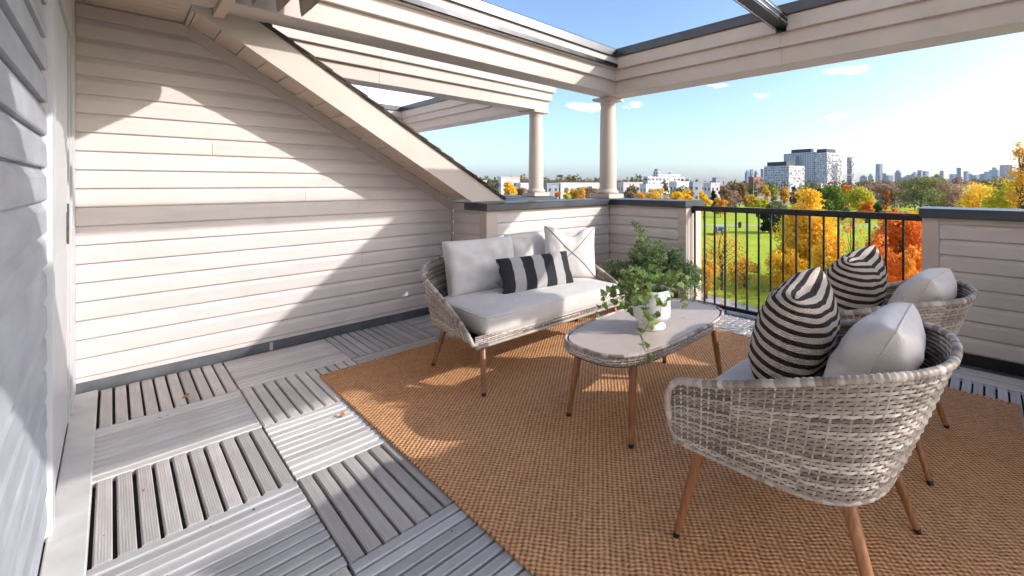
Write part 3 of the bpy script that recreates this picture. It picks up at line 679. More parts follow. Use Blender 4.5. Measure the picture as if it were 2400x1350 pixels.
def pillow_surf(w, h, t, pin=.06, e=.42, p=2.6, seed=0, wr=.008, rc=0.0, chop=0.0):
    """returns f(u,v,side) -> point; pillow upright: width x, height z, thickness y"""
    def f(u, v, s):
        x = w/2 * u * (1 - pin * (1 - v*v) * abs(u)); z = h/2 * v * (1 - pin * (1 - u*u) * abs(v))
        q = 1 - rc * (u * v) ** 4; x *= q; z *= q
        if chop: z -= chop * math.exp(-(u / .42) ** 2) * max(0, (v + 1) / 2) ** 3
        k = (max(0, 1 - abs(u) ** p) * max(0, 1 - abs(v) ** p)) ** e
        y = s * t/2 * k
        nn = mnoise.noise(Vector((u * 2.2 + seed, v * 2.2, s * 2.0 + seed * .3))) + .5 * mnoise.noise(Vector((u * 5 + seed, v * 5, s * 2.0)))
        edge = 1 - (1 - abs(u)) * (1 - abs(v))
        rad = math.sin(math.atan2(v, u) * 9 + seed) * max(0, edge - .45) * k
        y += s * wr * k * nn * 1.2 + s * wr * rad * .9
        return Vector((x, y, z + h/2))
    return f
def pillow(name, mt, w, h, t, loc, rot, label, cat='pillow', group=None, pin=.06, e=.42, p=2.6, seed=0, wr=.008, n=30, seam=None, piping_r=.0035, rc=0.0, chop=0.0):
    f = pillow_surf(w, h, t, pin, e, p, seed, wr, rc, chop); mb = MB(); g = [math.sin((i / n * 2 - 1) * math.pi / 2) for i in range(n + 1)]; W = n + 1
    for s in (-1, 1):
        b = len(mb.v); mb.v += [tuple(f(u, v, s)) for v in g for u in g]
        q = [(b+j*W+i, b+j*W+i+1, b+(j+1)*W+i+1, b+(j+1)*W+i) for j in range(n) for i in range(n)]
        mb.f += q if s < 0 else [c[::-1] for c in q]; mb.fa += [0] * len(q)
    o = MB.build(mb, name, mt, None, smooth='all'); o.location = loc; o.rotation_euler = rot
    for an, vals in (('pu', [u * .5 + .5 for v in g for u in g] * 2), ('pv', [.45 * (v * .5 + .5) + .55 * (j / n) for j, v in enumerate(g) for u in g] * 2)):
        at = o.data.attributes.new(an, 'FLOAT', 'POINT'); at.data.foreach_set('value', vals)
    tag(o, label, cat, group)
    if seam:
        e_ = [f(u, -1, 1) for u in g] + [f(1, v, 1) for v in g[1:]] + [f(u, 1, 1) for u in g[::-1][1:]] + [f(-1, v, 1) for v in g[::-1][1:]]
        MB().tube(e_ + e_[1:2], piping_r, 6, False).build('piping', seam, o, smooth='all', rel=False)
    return o, f

def tub_chair_parts(root, tub, nu, nt, seed, seat, rim_r, legs, front_rail):
    tag(weave(tub.P, tub.Nrm, nu, nt, seed, sub=4, both=True).build('woven_shell', MT['wicker'], root, attr=True, rel=False, fixn=False), kind='stuff')
    N_ = 330
    rim = [tub.P(0, t) for t in np.linspace(0, .93, 10)] + [tub.P(k / N_, 1) for k in range(N_ + 1)] + [tub.P(1, t) for t in np.linspace(.93, 0, 10)]
    tag(braid(rim, rim_r, seed + 1).build('rim', MT['wicker'], root, smooth='all', attr=True, rel=False), kind='stuff')
    low = [tub.P(k / 200, 0) for k in range(201)]
    braid(low, rim_r * .62, seed + 2).build('bottom_edge', MT['wicker'], root, smooth='all', attr=True, rel=False)
    w, yf, yb, z0, z1 = seat
    # woven seat base: front apron and underside
    def pf(u, t): return Vector((-w + 2*w*u, yf, z0 + (z1 - z0) * t))
    tag(weave(pf, lambda u, t: Vector((0, 1, 0)), max(8, int(w * 2 / .028)), max(3, int((z1 - z0) / .011)), seed + 5).build('apron', MT['wicker'], root, attr=True, rel=False, fixn=False), kind='stuff')
    braid([(-w, yf + .004, z0), (0, yf + .004, z0), (w, yf + .004, z0)], rim_r * .7, seed + 6).build('front_rail', MT['wicker'], root, attr=True, rel=False)
    B = tub.B; poly = [(float(b[0]) * .985, float(b[1]) * .985, z0 + .012) for b in B[::8]]
    mb = MB(); mb.add(poly, [tuple(range(len(poly)))]); mb.build('seat_base', MT['wicker'], root, attr=True, rel=False)
    for tp, ft in legs: leg(root, tp, ft)

def pad(path, z0, h, r, puff, seed=0, wr=.004):
    """seat cushion cut to a plan outline: rounded edge, crowned top"""
    P_ = np.array(path); c = P_.mean(0); n = len(P_); ext = np.abs(P_ - c).max(0); rings = []
    def ring(ins, z):
        q = (P_ - c) * (1 - ins / ext) + c; return [(float(a), float(b), z + wr * mnoise.noise(Vector((a * 6 + seed, b * 6, z * 9)))) for a, b in q]
    for k in range(6):
        a = math.pi / 2 * k / 5; rings.append(ring(r * (1 - math.sin(a)), z0 + r * (1 - math.cos(a))))
    for k in range(1, 6):
        a = math.pi / 2 * k / 5; rings.append(ring(r * (1 - math.cos(a)), z0 + h - r + r * math.sin(a)))
    for k in range(1, 9):
        f = k / 9; q = (P_ - c) * (1 - r / ext) * (1 - f) + c; zz = z0 + h + puff * (1 - (1 - f) ** 2.5)
        rings.append([(float(a), float(b), zz + wr * mnoise.noise(Vector((a * 6 + seed, b * 6, 1)))) for a, b in q])
    return MB().loft(rings)
def smooth01(a, b, x): t = max(0, min(1, (x - a) / (b - a))); return t * t * (3 - 2 * t)

# --- armchair, built once in its own frame: faces +y, origin on the floor
def make_armchair(label, group):
    root = thing('wicker_armchair', (0, 0, 0), label, 'armchair', group)
    def zr(u, r):
        y = r[1]; z = .575 + (.745 - .575) * smooth01(.34, -.42, y)
        e = min(u, 1 - u); k = max(0, 1 - e / .034); return z - .075 * (1 - math.sqrt(max(0, 1 - k * k)))
    def zb(u, b): return .358 + .010 * smooth01(.10, -.24, b[1]) + .045 * (1 - math.sqrt(max(0, 1 - max(0, 1 - min(u, 1 - u) / .026) ** 2)))
    tub = Tub((.326, .312, -.06, -.300, .74), (.348, .310, -.05, -.440, .80), zb, zr)
    tub_chair_parts(root, tub, 74, 29, 3, (.318, .300, -.27, .345, .400),
                    .0115, [((-.235, .235, .352), (-.290, .315, 0)), ((.235, .235, .352), (.290, .315, 0)), ((-.225, -.205, .360), (-.285, -.320, 0)), ((.225, -.205, .360), (.285, -.320, 0))], None)
    B = tub.B * np.array([.945, .93]); back = [tuple(p) for p in B[::6]]; fr = [(x, .312 - .02 * (abs(x) / .30) ** 4) for x in np.linspace(.302, -.302, 24)]
    c = pad(back + fr, .383, .088, .030, .016, 2).build('seat_cushion', MT['cushion_fabric'], root, smooth='all', rel=False)
    return root
ch1 = make_armchair('wicker armchair nearest the viewer, side and rounded back turned this way', 'wicker armchairs')
ch1.location = (1.075, -3.505, .009); ch1.rotation_euler = (0, 0, math.radians(0))
ch2 = copy_tree(ch1); ch2.location = (1.985, -3.525, .009); ch2.rotation_euler = (0, 0, math.radians(-2)); ch2['label'] = 'farther wicker armchair, mostly hidden behind the near one, by the siding parapet'

# --- sofa
def build_sofa():
    root = thing('wicker_sofa', (1.575, -1.33, .009), 'wicker two-seat sofa with grey cushions on wooden legs, by the parapet', 'sofa')
    root.rotation_euler = (0, 0, math.pi - math.radians(1.5))                    # front looks to -y
    def zr(u, r):
        f = (.455 - r[1]) / .90; return .300 + .385 * max(0, min(1, f)) ** .72
    tub = Tub((.640, .42, -.10, -.33, .62), (.705, .460, -.05, -.46, .66), lambda u, b: .262 + .02 * max(0, -b[1]), zr)
    tub_chair_parts(root, tub, 100, 26, 21, (.672, .432, -.30, .262, .330), .0115,
                    [((-.58, .36, .27), (-.655, .50, 0)), ((.58, .36, .27), (.655, .50, 0)), ((-.56, -.14, .27), (-.66, -.13, 0)), ((.56, -.14, .27), (.66, -.13, 0))], None)
    B = tub.B * np.array([.955, .93]); back = [tuple(p) for p in B[::6]]; fr = [(x, .445 - .012 * (abs(x) / .60) ** 6) for x in np.linspace(.606, -.606, 40)]
    out = back + fr
    c = pad(out, .300, .128, .036, .020, 6).build('seat_cushion', MT['cushion_fabric'], root, smooth='all', rel=False)
    P_ = np.array(out); cc = P_.mean(0); ext = np.abs(P_ - cc).max(0)
    for ins, z_ in ((.012, .309), (.012, .419)):
        e = [tuple(p) + (z_,) for p in (P_ - cc) * (1 - ins / ext) + cc]; MB().tube(e + e[:1], .0045, 6, False).build('piping', MT['cushion_fabric'], c, smooth='all', rel=False)
    return root
sofa = build_sofa()

R = math.radians
pillow('back_cushion', MT['cushion_fabric'], .56, .405, .18, (1.345, -1.155, .425), (R(-17), 0, R(-5)), 'plump grey back cushion at the end of the sofa nearest the gable wall', 'cushion', 'sofa back cushions', pin=.03, e=.30, p=3.6, seed=3, wr=.018, seam=MT['cushion_fabric'], piping_r=.0042)
pillow('back_cushion', MT['cushion_fabric'], .57, .405, .17, (1.920, -1.085, .425), (R(-15), 0, R(2)), 'plump grey back cushion in the middle of the sofa, half behind the crossed pillow', 'cushion', 'sofa back cushions', pin=.03, e=.30, p=3.6, seed=8, wr=.018, seam=MT['cushion_fabric'], piping_r=.0042)
xp, xf = pillow('crossed_pillow', MT['linen_pale'], .45, .45, .14, (2.045, -1.345, .432), (R(-16), R(3), R(-30)), 'pale pillow with a dark stitched X across its face on the sofa', 'pillow', pin=.05, e=.40, seed=5, wr=.009, chop=.085, seam=MT['linen_pale'])
for sx in (1, -1):
    MB().tube([xf(sx * k, k, -1) + Vector((0, -.0015, 0)) for k in np.linspace(-.985, .985, 44)], .0034, 6, True).build('cross_piping', MT['piping_grey'], xp, smooth='all', rel=False)
pillow('lumbar_pillow', MT['block_stripes'], .62, .275, .13, (1.625, -1.455, .436), (R(-24), R(0), R(-9)), 'lumbar pillow with wide black and cream blocks on the sofa', 'pillow', pin=.05, e=.36, p=3.0, seed=12, wr=.010)
def knit(loc, rot, label, seed):
    o, f = pillow('striped_pillow', MT['knit_stripes'], .435, .435, .265, loc, rot, label, 'pillow', 'striped knit pillows', pin=.05, e=.50, p=2.5, seed=seed, wr=.012, rc=.02, chop=.02)
    return o
knit((1.185, -3.405, .470), (R(15), R(-5), R(6)), 'black and cream striped knit pillow standing in the near armchair', 31)
knit((2.05, -3.435, .470), (R(13), R(-5), R(-4)), 'black and cream striped knit pillow standing in the farther armchair', 47)
def plain(loc, rot, label, seed):
    o, f = pillow('plain_pillow', MT['plain_pillow'], .47, .40, .20, loc, rot, label, 'pillow', 'plain cream pillows', pin=.06, e=.36, p=2.8, seed=seed, wr=.012, seam=MT['plain_pillow'], piping_r=.004)
plain((1.11, -3.635, .466), (R(27), R(3), R(2)), 'plain cream pillow against the back of the near armchair', 52)
plain((2.01, -3.665, .466), (R(27), R(2), R(-4)), 'plain cream pillow against the back of the farther armchair', 67)

# --- coffee table
def build_table():
    L_, W_ = .555, .282; cx_, cy_ = 1.535, -2.545; zt = .432
    root = thing('coffee_table', (cx_, cy_, .009), 'oval wicker coffee table with taupe glass top', 'table')
    def outline(l, w, n=160):
        p = []; e = .52
        for k in range(n):
            a = 2 * math.pi * k / n; ca, sa = math.cos(a), math.sin(a)
            p.append((l * math.copysign(abs(ca) ** .62, ca), w * math.copysign(abs(sa) ** .62, sa)))
        q = np.array(p + p[:1]); d = np.r_[0, np.cumsum(np.linalg.norm(np.diff(q, axis=0), axis=1))]; t = np.linspace(0, d[-1], n + 1)
        return np.c_[np.interp(t, d, q[:, 0]), np.interp(t, d, q[:, 1])]
    O = outline(L_, W_, 240)
    def at(u): i = (u % 1) * 240; k = int(i) % 240; f = i - int(i); return O[k] * (1 - f) + O[k+1] * f
    def pf(u, t):
        a = at(u); k = 1 - .02 * abs(2 * t - 1) ** 2; return Vector((a[0] * k, a[1] * k, zt - .050 + .046 * t))
    def nf(u, t):
        a = at(u + .003) - at(u - .003); return Vector((a[1], -a[0], 0)).normalized()
    tag(weave(pf, nf, 96, 4, 71, closed=True, sub=4).build('woven_edge', MT['wicker'], root, attr=True, rel=False, fixn=False), kind='stuff')
    e = [(O[k][0] * .99, O[k][1] * .985, zt - .002) for k in range(0, 241)]; tag(braid(e, .0085, 72, True).build('rim', MT['wicker'], root, smooth='all', attr=True, rel=False), kind='stuff')
    I = outline(L_ - .020, W_ - .020, 120)[:-1]; z0, z1 = zt - .006, zt + .002
    mb = MB(); mb.loft([[(x, y, z0) for x, y in I], [(x, y, z1 - .0015) for x, y in I], [(x * .997, y * .994, z1) for x, y in I]]); mb.build('glass_top', MT['table_plate'], root, rel=False)
    U = outline(L_ - .01, W_ - .01, 120)[:-1]; MB().loft([[(x, y, zt - .055) for x, y in U], [(x, y, zt - .010) for x, y in U]]).build('frame', MT['dark_gap'], root, rel=False)
    for sx in (-1, 1):
        for sy in (-1, 1): leg(root, (sx * .395, sy * .18, zt - .05), (sx * .452, sy * .212, 0), .021, .0135)
    return root
table = build_table()
TZ = .009 + .434
# ------------------------------------------------------------------ ivy in its white pot, on the table
def ivy_mesh(name, seed):
    rd = random.Random(seed)
    ang = [-90, -58, -30, 2, 28, 60, 90, 120, 152, 178, 210, 238]; rr = [.16, .48, .36, .62, .42, .66, 1.0, .66, .42, .62, .36, .48]
    mb = MB(); vv = [(0, 0, .0)]
    for a, r in zip(ang, rr):
        x, y = r * math.cos(math.radians(a)) * .52, r * math.sin(math.radians(a)) * .55 + .12
        vv.append((x, y, -.16 * (x * x + y * y) + .05 * abs(x) + rd.uniform(-.015, .015)))
    mb.add(vv, [(0, i, i % 12 + 1) for i in range(1, 13)], rd.random())
    for i in range(12): mb.fa[i] = min(1, max(0, (.25 if i % 2 else .5) + seed * .17 % .45))
    return mb.mesh(name, MT['ivy_leaf'], attr=True, fixn=False)
def build_ivy():
    px, py = 1.465, -2.60
    pot = thing('plant_pot', (px, py, TZ), 'white footed ceramic pot on the coffee table', 'pot')
    MB().lathe([(.0, 0), (.072, 0), (.078, .004), (.077, .012), (.062, .026), (.060, .034), (.078, .048), (.096, .056), (.103, .066), (.104, .078), (.104, .212), (.1025, .215), (.0975, .215), (.096, .212), (.096, .185), (0, .185)], 56, (px, py, TZ)).build('pot_body', MT['pot_white'], pot, smooth=45)
    MB().lathe([(.0, .184), (.09, .186), (.0955, .188), (.0955, .1885), (0, .196)], 28, (px, py, TZ)).build('soil', MT['soil'], pot)
    rd = random.Random(4); ms = [ivy_mesh('leaf_%d' % i, i) for i in range(5)]
    ivy = thing('ivy_plant', (px, py, TZ + .19), 'trailing green and cream ivy growing in the white pot', 'plant'); base = Vector((px, py, TZ + .19))
    def add_leaf(p, nrm, size, roll):
        q = nrm.normalized().to_track_quat('Z', 'Y').to_matrix().to_4x4() @ Matrix.Rotation(roll, 4, 'Z')
        o = link('leaf', rd.choice(ms), ivy); o.matrix_local = Matrix.Translation(p - base) @ q @ Matrix.Scale(size, 4)
    def vine(pts, n, s0, s1, spread=.02):
        pts = [Vector(p) for p in pts]; sm = []
        for i in range(len(pts) - 1):
            a = pts[max(i-1, 0)]; b = pts[i]; c = pts[i+1]; d = pts[min(i+2, len(pts)-1)]
            for k in range(6):
                t = k / 6; sm.append(.5 * ((2*b) + (c-a)*t + (2*a-5*b+4*c-d)*t*t + (3*b-a-3*c+d)*t**3))
        sm.append(pts[-1]); MB().tube(sm, [.0022 - .001 * i / len(sm) for i in range(len(sm))], 5).build('vine', MT['vine_stem'], ivy)
        for i in range(n):
            k = min(len(sm) - 1, int((i + .5) / n * len(sm)) + 1); p = sm[k] + Vector((rd.gauss(0, spread), rd.gauss(0, spread), rd.gauss(0, spread * .7)))
            toc = (CAM - p).normalized(); up = Vector((rd.gauss(0, .55), rd.gauss(0, .55), .75 + rd.gauss(0, .3)))
            add_leaf(p, up + toc * rd.uniform(-.1, .9), rd.uniform(s0, s1), rd.uniform(0, 6.3))
    tocam = Vector((CAM.x - px, CAM.y - py, 0)).normalized(); left = Vector((-RGT.x, -RGT.y, 0))
    c0 = base
    def W(l, f, z): return c0 + left * l + tocam * f + Vector((0, 0, z))
    # bushy crown spilling to the left
    for i in range(17):
        a = rd.uniform(-.6, 1.3) if i < 12 else rd.uniform(1.2, 4.5); L1 = rd.uniform(.10, .22)
        d = left * math.cos(a) + tocam * math.sin(a) * .7
        vine([c0 + d * .02, c0 + d * (L1 * .45) + Vector((0, 0, rd.uniform(.05, .13))), c0 + d * (L1 * .85) + Vector((0, 0, rd.uniform(.0, .11))), c0 + d * (L1 * 1.15) + Vector((0, 0, rd.uniform(-.09, .05)))], 11, .042, .085, .026)
    vine([W(.05, .08, .01), W(.20, .05, .05), W(.25, .05, -.01), W(.27, .05, -.06)], 11, .045, .075, .02)
    # trailers down the front of the pot and over the table
    vine([W(.03, .08, .02), W(.035, .118, .0), W(.03, .122, -.07), W(.012, .122, -.13)], 9, .055, .088, .010)
    vine([W(-.03, .08, .02), W(-.025, .118, .0), W(-.05, .115, -.05), W(-.03, .118, -.10)], 7, .05, .08, .010)
    vine([W(.012, .122, -.13), W(.035, .120, -.165), W(.055, .13, -.186), W(.035, .24, -.185), W(.02, .33, -.183), W(.008, .385, -.20)], 6, .045, .065, .008)
    vine([W(-.06, .07, .02), W(-.085, .085, -.01), W(-.078, .088, -.05)], 3, .055, .075, .006)
build_ivy()

# ------------------------------------------------------------------ fern on the floor by the railing
def build_fern():
    fx, fy = 2.98, -1.50
    pot = thing('plant_pot', (fx, fy, -.03), 'grey planter holding the fern, behind the coffee table', 'pot')
    MB().lathe([(0, 0), (.115, 0), (.125, .01), (.155, .26), (.158, .275), (.150, .278), (.145, .25), (0, .24)], 40, (fx, fy, -.03)).build('pot_body', MT['pot_grey'], pot, smooth=45)
    MB().lathe([(0, .238), (.143, .243), (.143, .2435), (0, .25)], 24, (fx, fy, -.03)).build('soil', MT['soil'], pot)
    fern = thing('fern_plant', (fx, fy, .22), 'large feathery green fern spreading from its planter', 'plant')
    rd = np.random.RandomState(7); protos = []
    for q in range(6):
        Lf = 1.0; droop = [.25, .45, .7, .95, .6, .35][q]; n = 46; V = []; F = []; A = []
        def pos(t): return np.array([Lf * (t * .95 - .12 * droop * t * t), 0, .55 * t - droop * .85 * t ** 2.2])
        prev = None
        for k in range(n):
            t = .12 + .88 * k / n; p = pos(t); tan = pos(min(1, t + .02)) - pos(t - .02); tan /= np.linalg.norm(tan)
            pl = (.20 * math.sin(math.pi * min(1, (t - .05) * .98)) ** .7 + .02)
            for s in (-1, 1):
                for kk in range(2):
                    d = np.array([.45 + rd.normal(0, .15), s * (1 + rd.normal(0, .2)), rd.normal(.1, .38)]); d /= np.linalg.norm(d)
                    m = 5; val = np.clip(rd.normal(.45, .22), 0, 1)
                    for i in range(m):
                        c = p + d * pl * (i + .6) / m; e = np.array([rd.normal(.5, .5), rd.normal(s * .4, .6), rd.normal(.15, .55)]); e /= np.linalg.norm(e); w = np.cross(e, [rd.normal(), rd.normal(), rd.normal()]); w /= np.linalg.norm(w)
                        ln = .046; wd = .0062; b = len(V); V += [c - w * wd, c + e * ln * .5 - w * wd * 1.4, c + e * ln, c + e * ln * .5 + w * wd * 1.4]; F.append((b, b+1, b+2, b+3)); A.append(np.clip(val + rd.normal(0, .1), 0, 1))
        ts = np.linspace(0, 1, 12)
        for i in range(11):
            a, b_ = pos(ts[i]), pos(ts[i+1]); o = np.array([0, .006 * (1 - ts[i]) + .002, 0]); b = len(V); V += [a - o, a + o, b_ + o, b_ - o]; F.append((b, b+1, b+2, b+3)); A.append(.2)
        protos.append(npmesh('frond_%d' % q, np.array(V), np.array(F), MT['fern_green'], A))
    r2 = random.Random(9)
    for i in range(120):
        az = i * 2.399963 + r2.uniform(-.3, .3); hi = i / 120
        q = r2.choice((0, 1, 5)) if hi > .55 else r2.choice((1, 2, 3, 4)); s = r2.uniform(.40, .56) if hi < .55 else r2.uniform(.34, .48)
        tilt = -r2.uniform(.15, .5) if hi < .45 else -r2.uniform(.5, 1.15)
        link('frond', protos[q], fern, (.03 * math.cos(az), .03 * math.sin(az), 0), (r2.uniform(-.4, .4), tilt, az), (s, s, s))
    # one long stray frond standing up
    link('frond', protos[0], fern, (0, 0, .05), (0, -.95, math.radians(148)), (.62, .40, .62))
build_fern()

# a few dead leaves blown onto the deck
lm = MB(); lm.add([(0, 0, 0), (.018, .01, .004), (.035, 0, .008), (.018, -.012, .003)], [(0, 1, 2, 3)], .5); lme = lm.mesh('fallen_leaf', MT['fallen_leaf'], attr=True)
for x, y, r_, lb in ((-.245, -.52, .4, 'fallen leaf lodged between slats of the deck near the gable wall'), (.29, -1.44, 1.2, 'small fallen leaf on the bright deck tile beside the rug'), (2.62, -2.0, 2.0, 'small fallen leaf on the deck below the railing'),
                     (3.18, -3.86, .3, 'fallen leaf on the deck boards by the right parapet'), (2.93, -4.05, 1.9, 'fallen leaf between slats beside the rug corner'), (1.5, -.42, 2.6, 'dark fallen leaf on the deck behind the sofa')):
    o = link('fallen_leaf', lme, None, (x, y, .005), (.25, -.2, r_), (1.2, 1.2, 1.2)); tag(o, lb, 'leaf', 'leaves on the deck')

def litter():
    """crumbs of bark and leaf on the deck and rug"""
    rd = random.Random(21); mb = MB()
    for i in range(90):
        x, y = rd.uniform(-.55, 2.7), rd.uniform(-3.6, -.05); s = rd.uniform(.003, .008); a = rd.uniform(0, 6.3); z = .0125 if (x > .38 and y < -.8) else .0012
        c, sn = math.cos(a) * s, math.sin(a) * s; mb.add([(x - c, y - sn, z), (x + sn * .5, y - c * .5, z + .0015), (x + c, y + sn, z + .0005), (x - sn * .5, y + c * .5, z + .002)], [(0, 1, 2, 3)])
    o = mb.build('litter', MT['soil']); tag(o, 'tiny dark crumbs of leaf and bark strewn over deck and rug', 'litter', None, 'stuff')
litter()
# ------------------------------------------------------------------ the park, the street and the city beyond
GZ = -8.5
def sheet(name, pts, z, mt, label):
    o = MB().add([(p[0], p[1], z) for p in pts], [tuple(range(len(pts)))]).build(name, mt); tag(o, label, None, None, 'structure'); return o
sheet('ground', [(-9000, -9000), (14000, -9000), (14000, 14000), (-9000, 14000)], GZ - .02, MT['far_ground'], 'ground reaching to the horizon')
sheet('lawn', [(32.5, 8), (36.8, 26), (52, 75), place(1250, 205, 0), place(2750, 205, 0), (26, -60), (29.5, -10)], GZ, MT['lawn'], 'bright green park lawn')
sheet('lane', [(3.7, -60), (26, -60.1), (29.5, -10), (32.5, 8), (36.8, 26), (52, 75), (10, 75), (3.7, 40)], GZ + .004, MT['concrete'], 'pale paved lane below the terrace')
def strip(name, a, b, w, label, mt='concrete', z=.012):
    a, b = Vector(a), Vector(b); d = (b - a).normalized(); n = Vector((-d.y, d.x, 0)) * w / 2
    return sheet(name, [a - n, b - n, b + n, a + n], GZ + z, MT[mt], label)
strip('path', place(1560, 104, 0), place(2420, 96, 0), 3.0, 'pale footpath crossing the lawn')
strip('path', place(1540, 156, 0), place(2500, 140, 0), 3.5, 'farther pale footpath across the lawn', z=.016)
sheet('parking_lot', [place(1590, 206, 0), place(2330, 206, 0), place(2260, 330, 0), place(1560, 330, 0)], GZ + .02, MT['asphalt'], 'pale parking lot behind the park')
strip('road', place(900, 345, 0), place(2700, 345, 0), 12, 'grey street beyond the parking lot', 'asphalt', .03)

# --- trees
rs = np.random.RandomState(3)
def tree_mesh(h, w, base, nclump, nleaf, leaf, seed, sparse=0.0, shape=1.0, mt=None):
    """crown of leaf quads gathered in clumps; returns (crown mesh, clump centres) for a tree of height h, width w, crown from base*h"""
    r = np.random.RandomState(seed); cs = []
    zc, hz = (base * h + h) / 2, (h - base * h) / 2
    while len(cs) < nclump:
        p = r.uniform(-1, 1, 3); d = np.linalg.norm(p)
        if d > 1 or d < .25: continue
        k = 1 - .35 * shape * max(0, p[2])
        cs.append((p[0] * w/2 * .86 * k, p[1] * w/2 * .86 * k, zc + p[2] * hz * .9))
    cs = np.array(cs); per = nleaf // nclump; rad = w / 2 * .36
    c = np.repeat(cs, per, 0); n = len(c); off = r.normal(0, 1, (n, 3)); off /= np.linalg.norm(off, axis=1)[:, None]; rr = rad * (.35 + .75 * r.random_sample(n) ** .6) * np.repeat(r.uniform(.6, 1.25, nclump), per)
    p = c + off * rr[:, None] * np.array([1, 1, .75 * hz / (w/2) if hz < w/2 else .9])
    a = r.normal(0, 1, (n, 3)); a /= np.linalg.norm(a, axis=1)[:, None]; b = np.cross(a, r.normal(0, 1, (n, 3))); b /= np.linalg.norm(b, axis=1)[:, None]
    s = leaf * r.uniform(.6, 1.3, (n, 1)); q = np.stack([p - a * s * .5, p + b * s * .42, p + a * s * .5, p - b * s * .42], 1).reshape(-1, 3)
    val = np.clip(np.repeat(r.uniform(.15, .85, nclump), per) * .6 + r.uniform(0, .45, n), 0, 1)
    me = npmesh('crown', q, np.arange(n * 4).reshape(-1, 4), mt, val)
    return me, cs
def trunk_mb(h, w, base, cs, seed, tw=None, nl=12):
    r = random.Random(seed); mb = MB(); tw = tw or max(.10, h * .018)
    pts = [(0, 0, 0), (r.uniform(-.02, .02) * h, r.uniform(-.02, .02) * h, h * .33), (r.uniform(-.03, .03) * h, r.uniform(-.03, .03) * h, h * .62), (r.uniform(-.03, .03) * h, r.uniform(-.03, .03) * h, h * .93)]
    mb.tube(pts, [tw * 1.3, tw, tw * .6, tw * .15], 7)
    for c in list(cs)[:nl]:
        zz = max(h * base * .7, min(h * .6, c[2] * .62)); a = Vector((0, 0, zz)); c = Vector(c); m = (a + c) / 2 + Vector((0, 0, .06 * h)); mb.tube([a, m, c], [tw * .45, tw * .28, tw * .06], 5)
    return mb
def tree(name, label, px, D, top_py, wpx, leafm, base=.15, nclump=34, nleaf=3200, leaf=.3, seed=1, group=None, sparse=False, h=None, tw=None, nl=12, bark='bark'):
    h = h or (CAM.z + (431.3 - top_py) / 1018.36 * D - GZ); w = wpx / 1018.36 * D
    t = thing(name, place(px, D, GZ), label, 'tree' if name.endswith('tree') else 'shrub', group, rz=seed * 1.7)
    me, cs = tree_mesh(h, w, base, nclump, nleaf, leaf, seed, mt=MT[leafm]); cr = link('crown', me, t)
    trunk_mb(h, w, base, cs, seed, tw, nl).build('trunk', MT[bark], t, rel=False)
    return t
# in the park, near
tree('maple_tree', 'tall golden yellow tree in the park behind the middle of the railing', 1897, 44, 440, 138, 'leaf_gold', .02, 70, 15000, .26, 5, nl=18)
tree('maple_tree', 'low golden bough of a young tree left of the tall golden one', 1848, 42, 560, 78, 'leaf_gold', .02, 26, 3600, .24, 14)
tree('maple_tree', 'orange and red tree behind the right end of the railing', 2112, 38, 486, 150, 'leaf_red', .02, 60, 13000, .22, 8, nl=18)
tree('maple_tree', 'yellow topped tree showing beside the orange one at the railing end', 2140, 46, 478, 62, 'leaf_gold', .10, 22, 3600, .22, 9)
tree('young_tree', 'sparse young tree with pale orange leaves behind the left railing bars', 1690, 40, 535, 170, 'leaf_amber', .02, 60, 1700, .19, 22, nl=26)
tree('young_tree', 'thin sapling with scattered red leaves in front of the lawn', 1995, 36, 470, 92, 'leaf_orange', .04, 34, 800, .17, 33, nl=20, tw=.05)
tree('young_tree', 'low red bush of leaves at the foot of the striped pillow', 2010, 33, 592, 80, 'leaf_red', .02, 24, 3000, .18, 34, nl=10)
tree('evergreen_shrub', 'dark rounded evergreen shrub on the lawn', 1802, 87, 492, 62, 'leaf_dark', .0, 34, 5200, .45, 41)
tree('young_tree', 'narrow bright red tree above the railing', 2078, 70, 430, 17, 'leaf_red', .12, 14, 1000, .3, 51)
bt = tree('bare_tree', 'bare dark branching tree above the railing', 2097, 72, 448, 48, 'leaf_brown', .25, 26, 60, .2, 52, nl=26)
tree('young_tree', 'small yellow tree just left of the right parapet', 2146, 62, 460, 34, 'leaf_gold', .1, 14, 1700, .3, 53)
tree('maple_tree', 'tall amber tree at the right edge rising above the skyline', 2398, 55, 322, 78, 'leaf_amber', .35, 40, 2600, .24, 61, nl=24)
tree('maple_tree', 'dense yellow and green tree at the right edge below the amber one', 2378, 62, 392, 125, 'leaf_yellowgreen', .05, 46, 8200, .30, 62)
tree('maple_tree', 'round bright yellow tree right of the olive trees', 2298, 92, 434, 96, 'leaf_gold', .05, 40, 5600, .38, 63)
tree('maple_tree', 'olive green tree left of the bare brown one', 2158, 150, 408, 128, 'leaf_olive', .08, 44, 4200, .7, 64)
tree('bare_tree', 'tall greyish brown tree with few leaves behind the yellow one', 2222, 145, 410, 105, 'leaf_brown', .12, 44, 2300, .6, 65, nl=30, bark='bark_pale')
tree('maple_tree', 'green tree right of the tall golden tree', 1950, 130, 436, 64, 'leaf_green', .10, 34, 3400, .6, 66)
tree('maple_tree', 'yellow-green tree between the green tree and the brown wood', 2010, 135, 432, 66, 'leaf_yellowgreen', .10, 32, 3000, .6, 67)
tree('maple_tree', 'rusty red tree in front of the white towers', 1988, 165, 427, 46, 'leaf_orange', .1, 26, 2200, .7, 68)
k = 0
